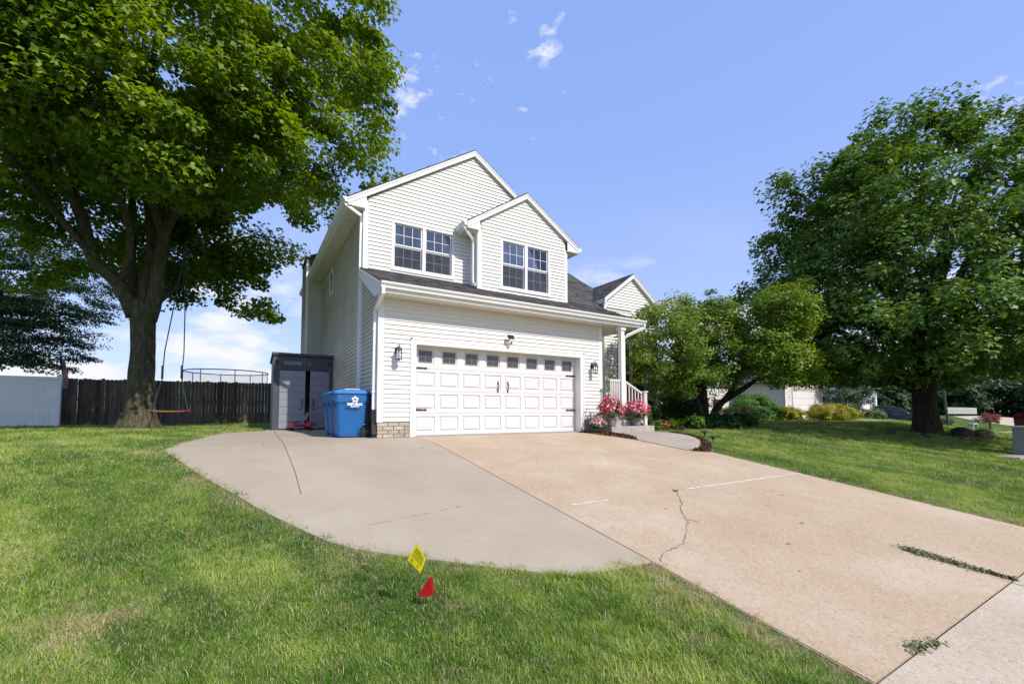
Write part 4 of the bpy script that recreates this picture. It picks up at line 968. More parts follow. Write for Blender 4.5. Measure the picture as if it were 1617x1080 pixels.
def limb(pts, radii, m, parent, n=10, name='limb', wob=.08, sub=3):
    P = [Vector(p) for p in pts]; Q = []; Rr = []
    for i in range(len(P)-1):
        p0 = P[max(i-1, 0)]; p1 = P[i]; p2 = P[i+1]; p3 = P[min(i+2, len(P)-1)]
        for k in range(sub):
            t = k/sub; Q.append(.5*((2*p1)+(p2-p0)*t+(2*p0-5*p1+4*p2-p3)*t*t+(3*p1-p0-3*p2+p3)*t**3)); Rr.append(radii[i]*(1-t)+radii[i+1]*t)
    Q.append(P[-1]); Rr.append(radii[-1])
    return MB().tube(Q, Rr, n, wob=wob).build(name, m, parent, smooth=True)

T1 = thing('maple_tree', 'tall mossy trunked maple shading the lawn left of the house', 'tree')
bx0, by0 = -5.66, 10.0
limb([(bx0, by0, -.15), (bx0, by0, .25), (bx0+.02, by0, .9), (bx0+.03, by0, 2.2), (bx0+.02, by0, 3.4), (bx0, by0, 4.15), (bx0, by0, 4.5)], [.62, .48, .40, .355, .34, .38, .27], M_bark, T1, 22, 'trunk', .09, 5)
for a in range(6):
    an = a*1.05+.3; limb([(bx0+.35*_m.cos(an), by0+.35*_m.sin(an), .5), (bx0+.5*_m.cos(an), by0+.5*_m.sin(an), .1), (bx0+.72*_m.cos(an), by0+.72*_m.sin(an), -.12)], [.14, .12, .05], M_bark, T1, 8, 'root', .1)
LB = [
 ([(-5.9, 10, 3.9), (-6.31, 10, 4.94), (-6.99, 9.9, 5.7), (-7.36, 9.8, 7.15), (-7.73, 9.6, 8.13), (-8.3, 9.4, 10), (-9, 9, 12.5)], [.30, .26, .23, .21, .18, .13, .06]),
 ([(-5.5, 9.9, 3.8), (-5.30, 9.7, 4.63), (-5.22, 9.6, 5.79), (-5.08, 9.5, 6.97), (-4.62, 9.4, 8.27), (-4.25, 9.2, 9.58), (-3.6, 9, 12), (-2.6, 8.6, 14)], [.30, .27, .24, .20, .16, .14, .10, .05]),
 ([(-5.65, 10.1, 4.1), (-5.62, 10.1, 5.2), (-5.50, 10.1, 6.4), (-5.71, 10.1, 8.46), (-5.9, 10.1, 10.5), (-6, 10, 14)], [.28, .25, .22, .18, .14, .05]),
 ([(-5.15, 9.5, 6.7), (-5.35, 9.2, 7.5), (-5.5, 9.0, 8.3), (-5.7, 8.8, 9.1), (-5.8, 8.2, 10.5)], [.15, .13, .12, .09, .05]),
 ([(-5.08, 9.5, 6.9), (-5.02, 9.4, 8.0), (-4.95, 9.2, 8.9), (-4.6, 9, 10)], [.17, .13, .11, .06]),
 ([(-5.9, 10.3, 4.4), (-6.2, 10.8, 6), (-6.3, 11.3, 8), (-6.7, 12, 11)], [.22, .19, .16, .07]),
 ([(-7.0, 9.9, 5.75), (-7.9, 9.2, 7.0), (-8.8, 8.2, 8.4), (-9.6, 7, 10)], [.14, .12, .09, .05]),
 ([(-5.3, 10.3, 4.6), (-4.6, 11.3, 5.8), (-3.8, 12.3, 6.8), (-2.8, 13, 7.5)], [.16, .13, .1, .05]),
 ([(-4.62, 9.4, 8.27), (-3.2, 8.8, 9.3), (-1.5, 8.3, 10.8), (0, 8, 12.2)], [.12, .10, .08, .04]),
 ([(-5.6, 9.6, 8.5), (-5.4, 7.8, 10), (-5, 6, 11.5), (-4.6, 4.5, 12.5)], [.12, .10, .08, .04]),
 ([(-6.3, 10, 5.0), (-5.9, 8.9, 6.4), (-6.4, 7.6, 8.2), (-7.0, 6.0, 9.6), (-7.4, 4.6, 10.6)], [.13, .12, .1, .08, .04]),
]
for p_, r_ in LB: limb(p_, [q*.84 for q in r_], M_bark, T1)
def cut1(p):
    x, y, z = p
    rad = _m.hypot(x-bx0, y-by0)
    if z < 4.6: return not (y > 10.5 and z > 4.1)
    if y < 10.2 and z < 3.75+.44*y: return True       # open underside towards the lawn
    if z > 22: return True
    if x > -1.7 and z < 7.6: return True
    if x > -.6 and z < 9.4: return True
    return False
crown([(-5.2, 8.9, 13.5, 9.0, 7.8, 9.0, 7), (-2.9, 8.9, 8.6, 3.6, 3.0, 3.2, 1.2), (-9, 8, 9.5, 4.5, 4.2, 3.6, 1.3), (-4.9, 5.6, 10.6, 4.2, 3.0, 2.6, 1.1), (-3.6, 12.6, 6.9, 3.6, 2.4, 1.9, 1.0), (-7.5, 12.5, 7.5, 3.6, 2.5, 3, .9), (-5.5, 4.6, 9.0, 4.0, 1.8, 2.4, .9)], 1050, 150, .78, .165, M_leafL, T1, 11, cut=cut1, shell=.5)

T2 = thing('maple_tree', 'broad dark green maple on the lawn at the right side of the picture', 'tree')
tx, ty = 21.5, -3.1; tz = g(tx, ty)
limb([(tx, ty, tz-.2), (tx, ty, tz+.15), (tx, ty, tz+.8), (tx, ty, tz+1.5), (tx, ty, tz+2.3), (tx, ty, tz+3)], [.66, .50, .40, .39, .40, .25], M_bark2, T2, 18, 'trunk', .09, 4)
for i in range(14):
    a = i*2*_m.pi/14*2.4+.5; hh = 1.4+.25*i; ln = 5.6-.22*i
    p0 = Vector((tx, ty, tz+hh)); d = Vector((_m.cos(a), _m.sin(a), 0))
    limb([p0, p0+d*ln*.3+Vector((0, 0, .8+.12*i)), p0+d*ln*.65+Vector((0, 0, 1.6+.3*i)), p0+d*ln+Vector((0, 0, 2.0+.45*i))], [.20, .15, .10, .04], M_bark2, T2, 8)
def cut2(p): return p[2] < 1.75 or p[2] > 13.3 or (p[2] > 11.8 and _m.hypot(p[0]-tx, p[1]-ty) > 2.2) or (p[2] < 2.6 and _m.hypot(p[0]-tx, p[1]-ty) < 3.5)
crown([(tx, ty, 5.0, 7.2, 7.0, 4.0, 4), (tx-.1, ty, 7.2, 5.7, 5.7, 6.2, 4), (tx-1, ty, 3.4, 6.6, 6.4, 1.9, 2.0), (tx-2.0, ty+1.5, 9.2, 2.6, 2.6, 3.0, .8), (tx+.6, ty, 10.6, 2.4, 2.4, 2.5, .7)], 1400, 110, .60, .15, M_leafR, T2, 23, cut=cut2, shell=.6, flat=.78, sag=.08)

T3 = thing('dogwood_tree', 'spreading olive green ornamental tree in the bed beside the porch', 'tree')
ox, oy = 11.7, .2
for p_, r_ in [([(ox-.25, oy, -.1), (ox-.3, oy, .8), (ox-.75, oy+.1, 1.7), (ox-1.3, oy, 2.7), (ox-1.8, oy, 3.8)], [.13, .11, .09, .06, .03]),
               ([(ox, oy, -.1), (ox+.05, oy, .9), (ox, oy+.1, 2.0), (ox+.1, oy, 3.2), (ox+.1, oy, 4.3)], [.14, .11, .09, .06, .03]),
               ([(ox+.15, oy, -.1), (ox+.6, oy, .6), (ox+1.5, oy, 1.25), (ox+2.1, oy-.1, 2.1), (ox+3.2, oy-.2, 2.9)], [.14, .12, .10, .07, .03]),
               ([(ox+1.4, oy, 1.2), (ox+2.6, oy+.2, 1.5), (ox+3.6, oy+.2, 1.9)], [.07, .05, .03]),
               ([(ox-.1, oy, .9), (ox-.9, oy-.3, 1.7), (ox-2.0, oy-.4, 2.3), (ox-3.0, oy-.4, 2.8)], [.07, .06, .04, .02])]:
    limb(p_, r_, M_bark2, T3, 8, wob=.05)
def cut3(p): return p[2] < .9 or (p[0] > ox+2.1 and p[2] < 1.35)
crown([(ox-.7, oy, 2.9, 2.3, 1.6, 1.9, 3), (ox-2.4, oy-.2, 2.8, 1.7, 1.2, 1.4, 1.3), (ox+.2, oy, 3.8, 1.4, 1.2, 1.15, 1), (ox+1.4, oy, 2.5, 1.4, 1.1, 1.1, 1.1), (ox-1.2, oy, 1.9, 1.7, 1.2, .9, .9)], 430, 100, .40, .105, M_leafO, T3, 31, lobed=False, cut=cut3, shell=.45)
for p_, r_ in [([(ox+1.0, oy, .9), (ox+1.5, oy-1.0, 1.7), (ox+1.4, oy-1.9, 2.8), (ox+1.4, oy-2.2, 4.2)], [.09, .07, .05, .02]), ([(ox+1.5, oy-1.0, 1.7), (ox+2.0, oy-1.6, 1.9), (ox+2.7, oy-2.0, 1.95)], [.06, .04, .02])]:
    limb(p_, r_, M_bark2, T3, 8, wob=.05)
crown([(13.1, -2.0, 3.9, 1.15, .9, 1.0, 1.6), (12.6, -1.9, 3.0, 1.0, .8, .7, .8), (12.9, -2.0, 2.2, 1.3, .9, .75, 1.3), (14.3, -1.8, 1.95, .8, .7, .45, .5)], 250, 95, .40, .11, leafm('spring_green_leaf', (.10, .18, .022), (.19, .28, .035), (.30, .36, .06), .3), T3, 37, lobed=False, shell=.35, cut=lambda p: p[2] < 1.25, name='crown')

T5 = thing('locust_tree', 'feathery blue green tree beyond the white fence at far left', 'tree')
limb([(-13, 21, -.1), (-13, 21, 3), (-12.8, 21, 7)], [.3, .25, .1], M_bark2, T5, 10, 'trunk')
crown([(-14, 21, 8, 5.2, 4, 4.5, 3), (-11.2, 20, 6.6, 3.0, 2.5, 2.6, 1.6), (-12.5, 20, 3.9, 3.2, 2.5, 2.0, 2.0)], 640, 130, .75, .12, M_leafB, T5, 41, lobed=False, shell=.35, flat=.25, cut=lambda p: p[2] < 2.4)

# ------------------------------------------------------------------ swing and trampoline
t = thing('board_swing', 'red and yellow surfboard shaped swing hanging from the maple by two ropes', 'swing')
sy = 8.5
P = []; n = 14
mb = MB(); V = []
for i in range(n+1):
    s = i/n; x = -5.20+1.12*s; wd = .19*_m.sin(_m.pi*min(max(s, .02), .98))**.5+.01; zc = .585+.03*(2*s-1)**2
    V += [(x, sy-wd, zc-.015), (x, sy+wd, zc-.015), (x, sy+wd, zc+.03), (x, sy-wd, zc+.03)]
mb.add(V, [(3,2,1,0)]+[(4*k+i, 4*k+(i+1) % 4, 4*k+4+(i+1) % 4, 4*k+4+i) for k in range(n) for i in range(4)]+[(4*n, 4*n+1, 4*n+2, 4*n+3)])
def sb(t_, pos, src):
    s_ = t_.nodes.new('ShaderNodeSeparateXYZ'); t_.links.new(pos, s_.inputs[0])
    return ramp(t_, mth(t_, 'DIVIDE', mth(t_, 'ADD', s_.outputs[0], 5.2), 1.12), [(.0, (.14, .14, .05)), (.5, (.24, .13, .03)), (.78, (.24, .04, .03)), (.95, (.22, .02, .03))])
mb.build('swing_board', mat('swing_paint', (.5, .3, .03), .5, extra=sb), t)
M_rope = mat('dark_rope', (.03, .05, .06), .9)
for (x, y, z, xb) in ((-4.87, sy-.0, 1.65, -5.1), (-4.36, sy, 1.68, -4.15)):
    MB().tube([(x+(.5 if x < -4.6 else .0), sy, 6.2), (x+.04, sy, 2.6), (x, sy, z)], .018, 6).build('rope', M_rope, t)
    MB().tube([(x, sy, z), (x, sy, z+.45)], .035, 6).build('rope_sleeve', M_rub, t)
    for s in (-.14, .14): MB().tube([(x, sy, z), (xb, sy+s, .60)], .010, 5).build('rope', M_rope, t)
t = thing('trampoline', 'round trampoline rim with netting showing above the wooden fence', 'trampoline', loc=(-3.4, 18.6, 0))
M_tr = mat('trampoline_steel', (.25, .3, .36), .4, metal=.5)
rg_ = lambda z, r_: [(r_*_m.cos(k*2*_m.pi/32), r_*_m.sin(k*2*_m.pi/32), z) for k in range(33)]
MB().tube(rg_(2.72, 1.95), .03, 6).build('top_rail', M_tr, t); MB().tube(rg_(1.0, 1.95), .04, 6).build('frame_ring', M_tr, t)
MB().lathe([(1.9, .98), (1.7, 1.0), (0.01, 1.0)], (0, 0, 0), 32).build('jumping_mat', M_rub, t)
for k in range(8):
    a = k*_m.pi/4+.2; MB().tube([(1.95*_m.cos(a), 1.95*_m.sin(a), 0), (1.95*_m.cos(a), 1.95*_m.sin(a), 2.72)], .024, 6).build('leg', M_tr, t)
net = bpy.data.materials.new('safety_net'); net.use_nodes = True; nt = net.node_tree; nb_ = nt.nodes['Principled BSDF']; nb_.inputs['Base Color'].default_value = (.05, .06, .08, 1); nb_.inputs['Alpha'].default_value = .14
MB().add([(1.9*_m.cos(k*_m.pi/16), 1.9*_m.sin(k*_m.pi/16), z) for k in range(32) for z in (1.02, 2.68)], [(2*k, (2*k+2) % 64, (2*k+3) % 64, 2*k+1) for k in range(32)]).build('safety_net', net, t)

# ------------------------------------------------------------------ utility flags
def lerp3(a, b, s): return tuple(a[i]+(b[i]-a[i])*s for i in range(3))
def cloth(quad, bow, n=6):
    a, b, c, d = quad; V = []; F = []
    for j in range(n+1):
        for i in range(n+1):
            p = lerp3(lerp3(a, b, i/n), lerp3(d, c, i/n), j/n); w_ = bow*_m.sin(_m.pi*i/n)*(1-.3*j/n); V.append((p[0]+w_*.4, p[1]-w_, p[2]))
    for j in range(n):
        for i in range(n): F.append((j*(n+1)+i, j*(n+1)+i+1, (j+1)*(n+1)+i+1, (j+1)*(n+1)+i))
    return MB().add(V, F)
def wire(t, p0, p1): MB().tube([Vector(p0), Vector(p1)], .0016, 5).build('wire_stake', mat('galvanised_wire', (.3, .3, .32), .4, metal=.8), t)
YF = thing('marker_flag', 'small yellow printed marker flag on a wire beside the concrete pad', 'marker flag', 'marker flags in the lawn')
yq = [(-1.457,-6.840,-.332), (-1.400,-6.87,-.440), (-1.432,-6.850,-.530), (-1.508,-6.802,-.444)]
yo = cloth(yq, .012).build('flag_sheet', mat('yellow_film', (.78, .70, .01), .35, trans=.3), YF, smooth=True)
wire(YF, (-1.440,-6.825,g(-1.4,-6.83)-.05), (-1.457,-6.836,-.325))
# lines of print along the sheet
pm = mat('print_ink', (.06, .06, .02), .6)
a, b, c, d = [Vector(p) for p in yq]; nrm_ = (b-a).cross(d-a).normalized()
if nrm_.y > 0: nrm_ = -nrm_
def onflag(u, v):
    p = lerp3(lerp3(a, b, u), lerp3(d, c, u), v); w_ = .012*_m.sin(_m.pi*u)*(1-.3*v); return Vector((p[0]+w_*.4, p[1]-w_, p[2]))+nrm_*.0015
pr = MB()
def dash(u0, u1, v0, v1): pr.add([onflag(u0, v0), onflag(u1, v0), onflag(u1, v1), onflag(u0, v1)], [(0,1,2,3)])
for k, (v, h_, u1) in enumerate([(.16, .07, .52), (.30, .07, .55), (.44, .03, .6), (.52, .03, .56), (.60, .03, .6)]):
    u = .10
    while u < u1+.25:
        w_ = random.uniform(.03, .07); dash(u, u+w_, v, v+h_); u += w_+.018
for k in range(4): dash(.12, .72, .74+k*.05, .745+k*.05+.012)
pr.build('print', pm, YF)
RF = thing('marker_flag', 'small red marker flag folded over in the grass, nearer than the yellow one', 'marker flag', 'marker flags in the lawn')
rq = [(-1.335,-6.80,-.572), (-1.325,-6.785,-.60), (-1.312,-6.79,-.716), (-1.405,-6.74,-.735)]
cloth([(-1.332,-6.80,-.570), (-1.322,-6.80,-.59), (-1.305,-6.80,-.712), (-1.312,-6.802,-.712)], .0, 3).build('flag_fold', mat('dark_red_film', (.38, .01, .015), .4, trans=.25), RF)
cloth([(-1.345,-6.785,-.60), (-1.332,-6.802,-.570), (-1.312,-6.80,-.716), (-1.412,-6.735,-.735)], .010, 5).build('flag_sheet', mat('red_film', (.55, .012, .02), .35, trans=.3), RF, smooth=True)
wire(RF, (-1.318,-6.795,g(-1.3,-6.8)-.05), (-1.328,-6.80,-.565))

# ------------------------------------------------------------------ flowers, shrubs and bed plants
def blossoms(ell, n, size, m, parent, seed, name='blossoms', up=.5):
    r = np.random.default_rng(seed); e = np.array(ell, float); q = r.normal(0, 1, (n, 3)); q /= np.linalg.norm(q, axis=1, keepdims=True); q[:, 2] = np.abs(q[:, 2])*1.0-.35*(r.random(n) < .35)
    C = e[:3]+q*e[3:6]*(r.uniform(.86, 1.06, n))[:, None]
    return leaf_mesh(name, C, q+np.array([0, -.4, up]), size, m, parent, True, 0, seed, .25)
def petunia(name, label, x, y, z, rx, rz, pot, cols, seed, n=260):
    t = thing(name, label, 'flower pot', 'potted petunias by the porch steps')
    if pot: 
        MB().lathe([(.10, 0), (.13, .02), (.15, .18), (.165, .19), (.165, .22), (.15, .22), (.14, .20), (.0, .20)], (x, y, pot), 18).build('pot', mat('grey_pot', (.22, .2, .19), .8), t)
    crown([(x, y, z, rx*.9, rx*.8, rz*.9, 1)], 60, 40, .09, .045, M_leafD, t, seed, lobed=False, shell=.3, name='foliage')
    for i, (m, k, s) in enumerate(cols): blossoms((x, y, z, rx, rx*.85, rz), int(n*k), s, m, t, seed*7+i)
petunia('flower_pot', 'largest pot overflowing with crimson and white petunias nearest the garage corner', 6.33, -.63, .62, .42, .42, .166, [(M_petR, 1.25, .066), (M_petW, .32, .05), (M_petP, .25, .055)], 51)
petunia('flower_pot', 'pot of mixed pink and red petunias on the porch step by the newel post', 7.33, -.62, .60, .46, .33, .166, [(M_petR, 1.0, .064), (M_petP, .7, .058), (M_petW, .25, .05)], 52)
petunia('flower_pot', 'low clump of pale pink petunias on the mulch against the garage brick', 5.86, -.62, .24, .27, .17, None, [(M_petP, .5, .05), (M_petS, .5, .05), (M_petW, .2, .045)], 53, 200)
t = thing('plant_stand', 'thin black wire plant stand against the siding by the flowers', 'plant stand')
for x in (5.80, 6.02): MB().tube([(x, -.12, 0), (x, -.12, .42), ((x+5.91)/2, -.12, .62), (5.91, -.12, .68)], .008, 5).build('leg', M_black, t)
MB().tube([(5.80, -.12, .3), (6.02, -.12, .3)], .006, 5).build('crossbar', M_black, t)
def shrub(name, label, x, y, rx, ry, rz, m, seed, cat='shrub', leaf=.08, nb=90, nl=80, br=.22, group=None, flowers=None, zc=None, shell=.4):
    z0 = g(x, y); t = thing(name, label, cat, group)
    for k in range(4):
        a = k*1.6+.4; limb([(x, y, z0-.05), (x+.2*rx*_m.cos(a), y+.2*ry*_m.sin(a), z0+rz*.5), (x+.5*rx*_m.cos(a), y+.5*ry*_m.sin(a), z0+rz)], [.03, .022, .01], M_bark2, t, 5, 'stem', 0, 1)
    crown([(x, y, z0+(zc or rz*.85), rx, ry, rz, 1)], nb, nl, br, leaf, m, t, seed, lobed=False, shell=shell, flat=.6, cut=lambda p: p[2] < z0+.02, name='foliage')
    if flowers: blossoms((x, y, z0+(zc or rz*.85), rx, ry, rz), flowers[1], flowers[2], flowers[0], t, seed+5)
    return t
shrub('shrub', 'bright green loose shrub in front of the neighbouring garage side wall', 26.0, 6.6, 1.7, 1.2, 1.0, M_leafG, 61, leaf=.13, nb=110, br=.35)
shrub('golden_shrub', 'low golden shrub beside the green shrub by the neighbouring garage', 28.2, 5.6, 1.2, .9, .5, M_leafY, 62, leaf=.11, br=.25)
shrub('golden_shrub', 'yellow green hosta like clump at the left of the neighbouring bed', 22.3, 5.4, 1.3, .8, .5, M_leafY, 63, leaf=.14, br=.25)
shrub('golden_shrub', 'wide golden shrub in front of the neighbouring garage door', 30.4, 4.0, 2.0, 1.3, .60, M_leafY, 64, leaf=.11, nb=140, br=.3)
shrub('shrub', 'dark leafy bush in deep shade beside the wing wall', 12.2, 2.4, 1.0, .9, 1.0, M_leafR, 65, leaf=.1, br=.3)
shrub('shrub', 'tall dark bush in the shade behind the dogwood trunks', 14.0, 2.9, 1.3, 1.0, 1.15, M_leafR, 66, leaf=.1, br=.3, nb=120)
shrub('flowering_shrub', 'shaded bush with pale pink blossoms behind the dogwood trunk', 13.0, 1.7, .8, .6, .75, M_leafR, 67, leaf=.08, flowers=(M_petW, 60, .07), br=.2)
shrub('shrub', 'leafy bush against the wing wall beside the newel post', 9.2, .7, .45, .4, .55, M_leafD, 68, leaf=.08, br=.18)
shrub('bed_plant', 'low orange red flower clump at the front corner of the porch bed', 8.95, -.15, .45, .3, .16, M_leafD, 69, cat='plant', leaf=.05, nb=40, br=.1, flowers=(M_orange, 120, .045))
shrub('bed_plant', 'broad dark green hosta clump at the front of the bed', 11.9, -.35, .75, .45, .28, M_leafD, 70, cat='plant', leaf=.14, nb=60, nl=40, br=.2)
shrub('bed_plant', 'small leafy plant between the path light and the hosta', 10.6, -.25, .28, .25, .25, M_leafG, 71, cat='plant', leaf=.09, nb=30, nl=40, br=.12)
shrub('bed_plant', 'rounded green clump at the edge of the bed under the dogwood', 14.2, .3, .7, .5, .26, M_leafD, 72, cat='plant', leaf=.13, nb=50, nl=40, br=.2)
t = thing('daylily', 'arching strap leaved light green plant in the middle of the bed', 'plant'); mb = MB()
for k in range(46):
    a = random.uniform(0, 2*_m.pi); ln = random.uniform(.45, .75); c = Vector((9.85+random.uniform(-.06, .06), -.1+random.uniform(-.06, .06), 0)); d = Vector((_m.cos(a), _m.sin(a), 0)); s_ = Vector((-d.y, d.x, 0))*.012
    V = []
    for j in range(6):
        q = j/5; p = c+d*ln*q+Vector((0, 0, ln*1.5*q*(1-q*.72))); V += [p-s_*(1-q*.8), p+s_*(1-q*.8)]
    mb.add(V, [(2*j, 2*j+1, 2*j+3, 2*j+2) for j in range(5)])
mb.build('leaves', M_leafG, t, stuff=True)
# path lights
for (x, y, lb) in ((6.75, -3.27, 'nearest black mushroom path light, at the driveway end of the path'), (7.80, -2.78, 'second black path light along the mulch, just past the nearest one'), (8.42, -2.1, 'third black path light at the bend of the path'), (8.62, -1.2, 'farthest black path light beside the planting bed')):
    z = g(x, y); t = thing('path_light', lb, 'path light', 'path lights along the curved path', (x, y, z))
    MB().tube([(0, 0, -.05), (0, 0, .15)], .010, 6).build('stake', M_black, t)
    MB().lathe([(.03, .12), (.04, .15), (.04, .165), (.10, .165), (.098, .175), (.06, .20), (.0, .21)], (0, 0, 0), 16).build('lamp_head', M_black, t)
# garden flag
t = thing('garden_flag', 'small cream garden flag with grey lettering hanging in the shaded bed', 'garden flag', loc=(13.2, .7, 0))
MB().tube([(-.22, .0, 0), (-.22, 0, 1.08), (.26, 0, 1.08)], .01, 6).build('pole', M_black, t)
gfm = mat('cream_cloth', (.62, .58, .55), .8); ink = mat('grey_ink', (.12, .12, .13), .8)
mb = MB(); V = []
for i in range(9):
    x = -.19+.4*i/8; V += [(x, .012*_m.sin(i*1.3), 1.06), (x+.01, .012*_m.sin(i*1.3+1), .50)]
mb.add(V, [(2*i, 2*i+1, 2*i+3, 2*i+2) for i in range(8)]); gf = mb.build('flag_sheet', gfm, t)
text('Enjoy', .15, (.01, -.022, .86), (R(90), 0, 0), ink, t, ext=.0005, bold=.002); text('the little', .085, (.01, -.022, .77), (R(90), 0, 0), ink, t, ext=.0005); text('things', .12, (.01, -.022, .66), (R(90), 0, 0), ink, t, ext=.0005, bold=.002)
for x, z in ((-.13, 1.0), (-.05, 1.01), (.12, 1.0), (-.12, .56), (0, .55), (.13, .56)): MB().lathe([(0, 0), (.022, .0), (.022, .004), (0, .004)], (0, 0, 0), 8).build('printed_motif', M_petS if z > .8 else ink, t).matrix_local = Matrix.Translation((x, -.016, z)) @ Matrix.Rotation(R(90), 4, 'X')
t.rotation_euler = (0, 0, R(-25))
tag(MB().lathe([(0, 0), (.09, .02), (.17, .1), (.2, .2), (.17, .3), (.09, .38), (0, .4)], (14.1, .55, .18), 18).build('gazing_ball', glassm('dark_glazed', (.02, .015, .02), .15), smooth=True), 'dark round glazed garden ball on the bed behind the hosta', 'garden ball')
# purslane weeds in the joints
def weed(name, label, pts, w, n, seed, size=.028, m=None):
    r = np.random.default_rng(seed); C = []
    for _ in range(n):
        i = r.integers(0, len(pts)-1); a, b = np.array(pts[i]), np.array(pts[i+1]); p = a+(b-a)*r.random(); ww = w*(.5+.5*_m.sin(i+r.random()*3)); p = p+r.normal(0, ww, 2); C.append((p[0], p[1], g(p[0], p[1])+.006+abs(r.normal(0, .012))))
    o = leaf_mesh(name, np.array(C), np.tile([0, 0, 1.], (n, 1)), size, m or mat('weed_leaf', (.12, .18, .05), .6, c2=(.26, .22, .12), scale=25), None, False, 0, seed)
    o['label'] = label; o['category'] = 'weeds'; return o
weed('weeds', 'long strip of low green weeds growing in the lower driveway joint', [(3.82,-7.82),(3.84,-7.98),(3.86,-8.15),(3.88,-8.35),(3.95,-8.6)], .06, 1900, 81)
weed('weeds', 'small dry weed tuft in the pavement joint near the lower lawn corner', [(1.45,-8.56),(1.58,-8.58),(1.75,-8.62)], .035, 260, 82)
weed('weeds', 'tiny green weed at the top of the long driveway crack', [(3.02,-5.38),(3.06,-5.4)], .02, 40, 83)
# fallen leaves and bits on the concrete
lm = mat('brown_leaf', (.16, .09, .035), .8, c2=(.3, .2, .06), scale=11); bits = [(2.3,-4.6),(3.9,-4.2),(4.4,-4.9),(2.2,-5.9),(4.6,-6.1),(3.1,-6.4),(5.2,-6.9),(2.6,-7.2),(3.5,-6.9),(4.7,-5.9),(2.0,-7.6),(1.4,-2.3),(-.5,-2.4),(-1.2,-1.2),(-.7,-3.1),(.1,-1.6),(.4,-1.8),(-2.2,-.8),(-.2,-3.6),(1.9,-3.4),(5.4,-4.4),(3.3,-1.5),(2.6,-.7),(1.6,-.9),(6.1,-4.6),(-1.4,.5)]
for i, (x, y) in enumerate(bits):
    a = random.uniform(0, 6.28); s_ = random.uniform(.012, .026); c, s = _m.cos(a), _m.sin(a); z = g(x, y)+.008; P = [(-1.4, 0, .0), (0, -.5, .2), (1.4, 0, .1), (0, .5, .35)]
    o = MB().add([(x+(p*c-q*s)*s_, y+(p*s+q*c)*s_, z+r_*s_) for p, q, r_ in P], [(0,1,2),(0,2,3)]).build('fallen_leaf', lm)
    where = 'the grey pad' if x < .8 else ('the left' if x < 3.82 else 'the right')+' driveway slab '+('by the garage' if y > -2.77 else 'halfway down' if y > -5.35 else 'nearest the pavement')
    tag(o, 'small dry leaf scrap lying on '+where, 'fallen leaf', 'dry scraps on the driveway and pad')
for x, y in ((-2.3,-6.4),(-1.62,-6.05),(-3.1,-5.5),(-2.9,-4.9)):
    a = random.uniform(0, 6.28); s_ = .022; c, s = _m.cos(a), _m.sin(a); z = g(x, y)+.035
    o = MB().add([(x+(p*c-q*s)*s_, y+(p*s+q*c)*s_, z+r_*s_) for p, q, r_ in [(-1.4, 0, .0), (0, -.6, .3), (1.4, 0, .1), (0, .6, .45)]], [(0,1,2),(0,2,3)]).build('fallen_leaf', mat('orange_leaf', (.35, .15, .05), .7)); tag(o, 'curled orange brown leaf lying in the left lawn', 'fallen leaf', 'orange leaves in the lawn')
# mulch chips and a yellow leaf
def chips(poly, n, seed, m, dz=-.0):
    r = np.random.default_rng(seed); xs = [p[0] for p in poly]; ys = [p[1] for p in poly]
    X = r.uniform(min(xs), max(xs), n); Y = r.uniform(min(ys), max(ys), n); k = pip(poly, X, Y); X, Y = X[k], Y[k]
    C = np.stack([X, Y, np.array([g(a, b) for a, b in zip(X, Y)])+dz+r.uniform(0, .03, len(X))], 1)
    o = leaf_mesh('mulch_chips', C, np.tile([0, 0, 1.], (len(C), 1))+r.normal(0, .4, (len(C), 3)), .055, m, None, False, 0, seed); struct(o); o['kind'] = 'stuff'; return o
chips(P_mulL, 2600, 91, M_mulch); chips(P_mulR, 3000, 92, M_mulch); chips(P_bed, 5000, 93, M_mulch, .02)

# ------------------------------------------------------------------ neighbours
M_nb = mat('neighbour_cream_siding', (.66, .61, .55), .6, c2=(.62, .57, .51), scale=1); M_nbs = mat('neighbour_white_siding', (.72, .72, .72), .6)
Eo = E_; E_ = .2
NB = thing('neighbour_house', 'cream sided house with white garage door seen under the trees', 'house')
Fa = Frame((0, 7.7, 0), (1, 0, 0), (0, -1, 0)); Fl = Frame((31.95, 0, 0), (0, 1, 0), (-1, 0, 0)); Fb = Frame((0, 11.6, 0), (1, 0, 0), (0, -1, 0))
gd0, gd1 = 33.0, 37.9
mb = MB(); mb.prism([(31.95, -.1), (gd0, -.1), (gd0, 2.2), (gd1, 2.2), (gd1, -.1), (38.9, -.1), (38.9, 2.9), (35.4, 4.7), (31.95, 2.9)], 'y', 7.7, 7.85); mb.build('wall', M_nb, NB)
box(31.95, 32.1, 7.85, 15, -.1, 2.9).build('wall', M_nb, NB); box(38.75, 38.9, 7.85, 15, -.1, 2.9).build('wall', M_nb, NB); box(22.5, 31.94, 11.6, 11.75, -.1, 2.9).build('wall', M_nb, NB)
siding(Fa, [(32.05, .1), (38.8, .1), (38.8, 2.9), (35.4, 4.6), (32.05, 2.9)], [(gd0-.1, gd1+.1, -1, 2.3)], NB, M_nb, joined=True)
siding(Fl, [(7.8, .1), (11.5, .1), (11.5, 2.9), (7.8, 2.9)], [], NB, M_nb, joined=True); siding(Fb, [(22.5, .1), (31.9, .1), (31.9, 2.9), (22.5, 2.9)], [(26.9, 28.3, .8, 2.3)], NB, M_nb, joined=True)
for x in (31.93, 38.82): box(x, x+.12, 7.66, 7.70, 0, 2.9).build('corner_board', M_trim, NB)
box(31.90, 31.95, 11.3, 11.45, 0, 2.9).build('downspout', M_trim, NB)
nd = box(gd0, gd1, 7.76, 7.80, 0, 2.2).build('garage_door', M_door, NB)
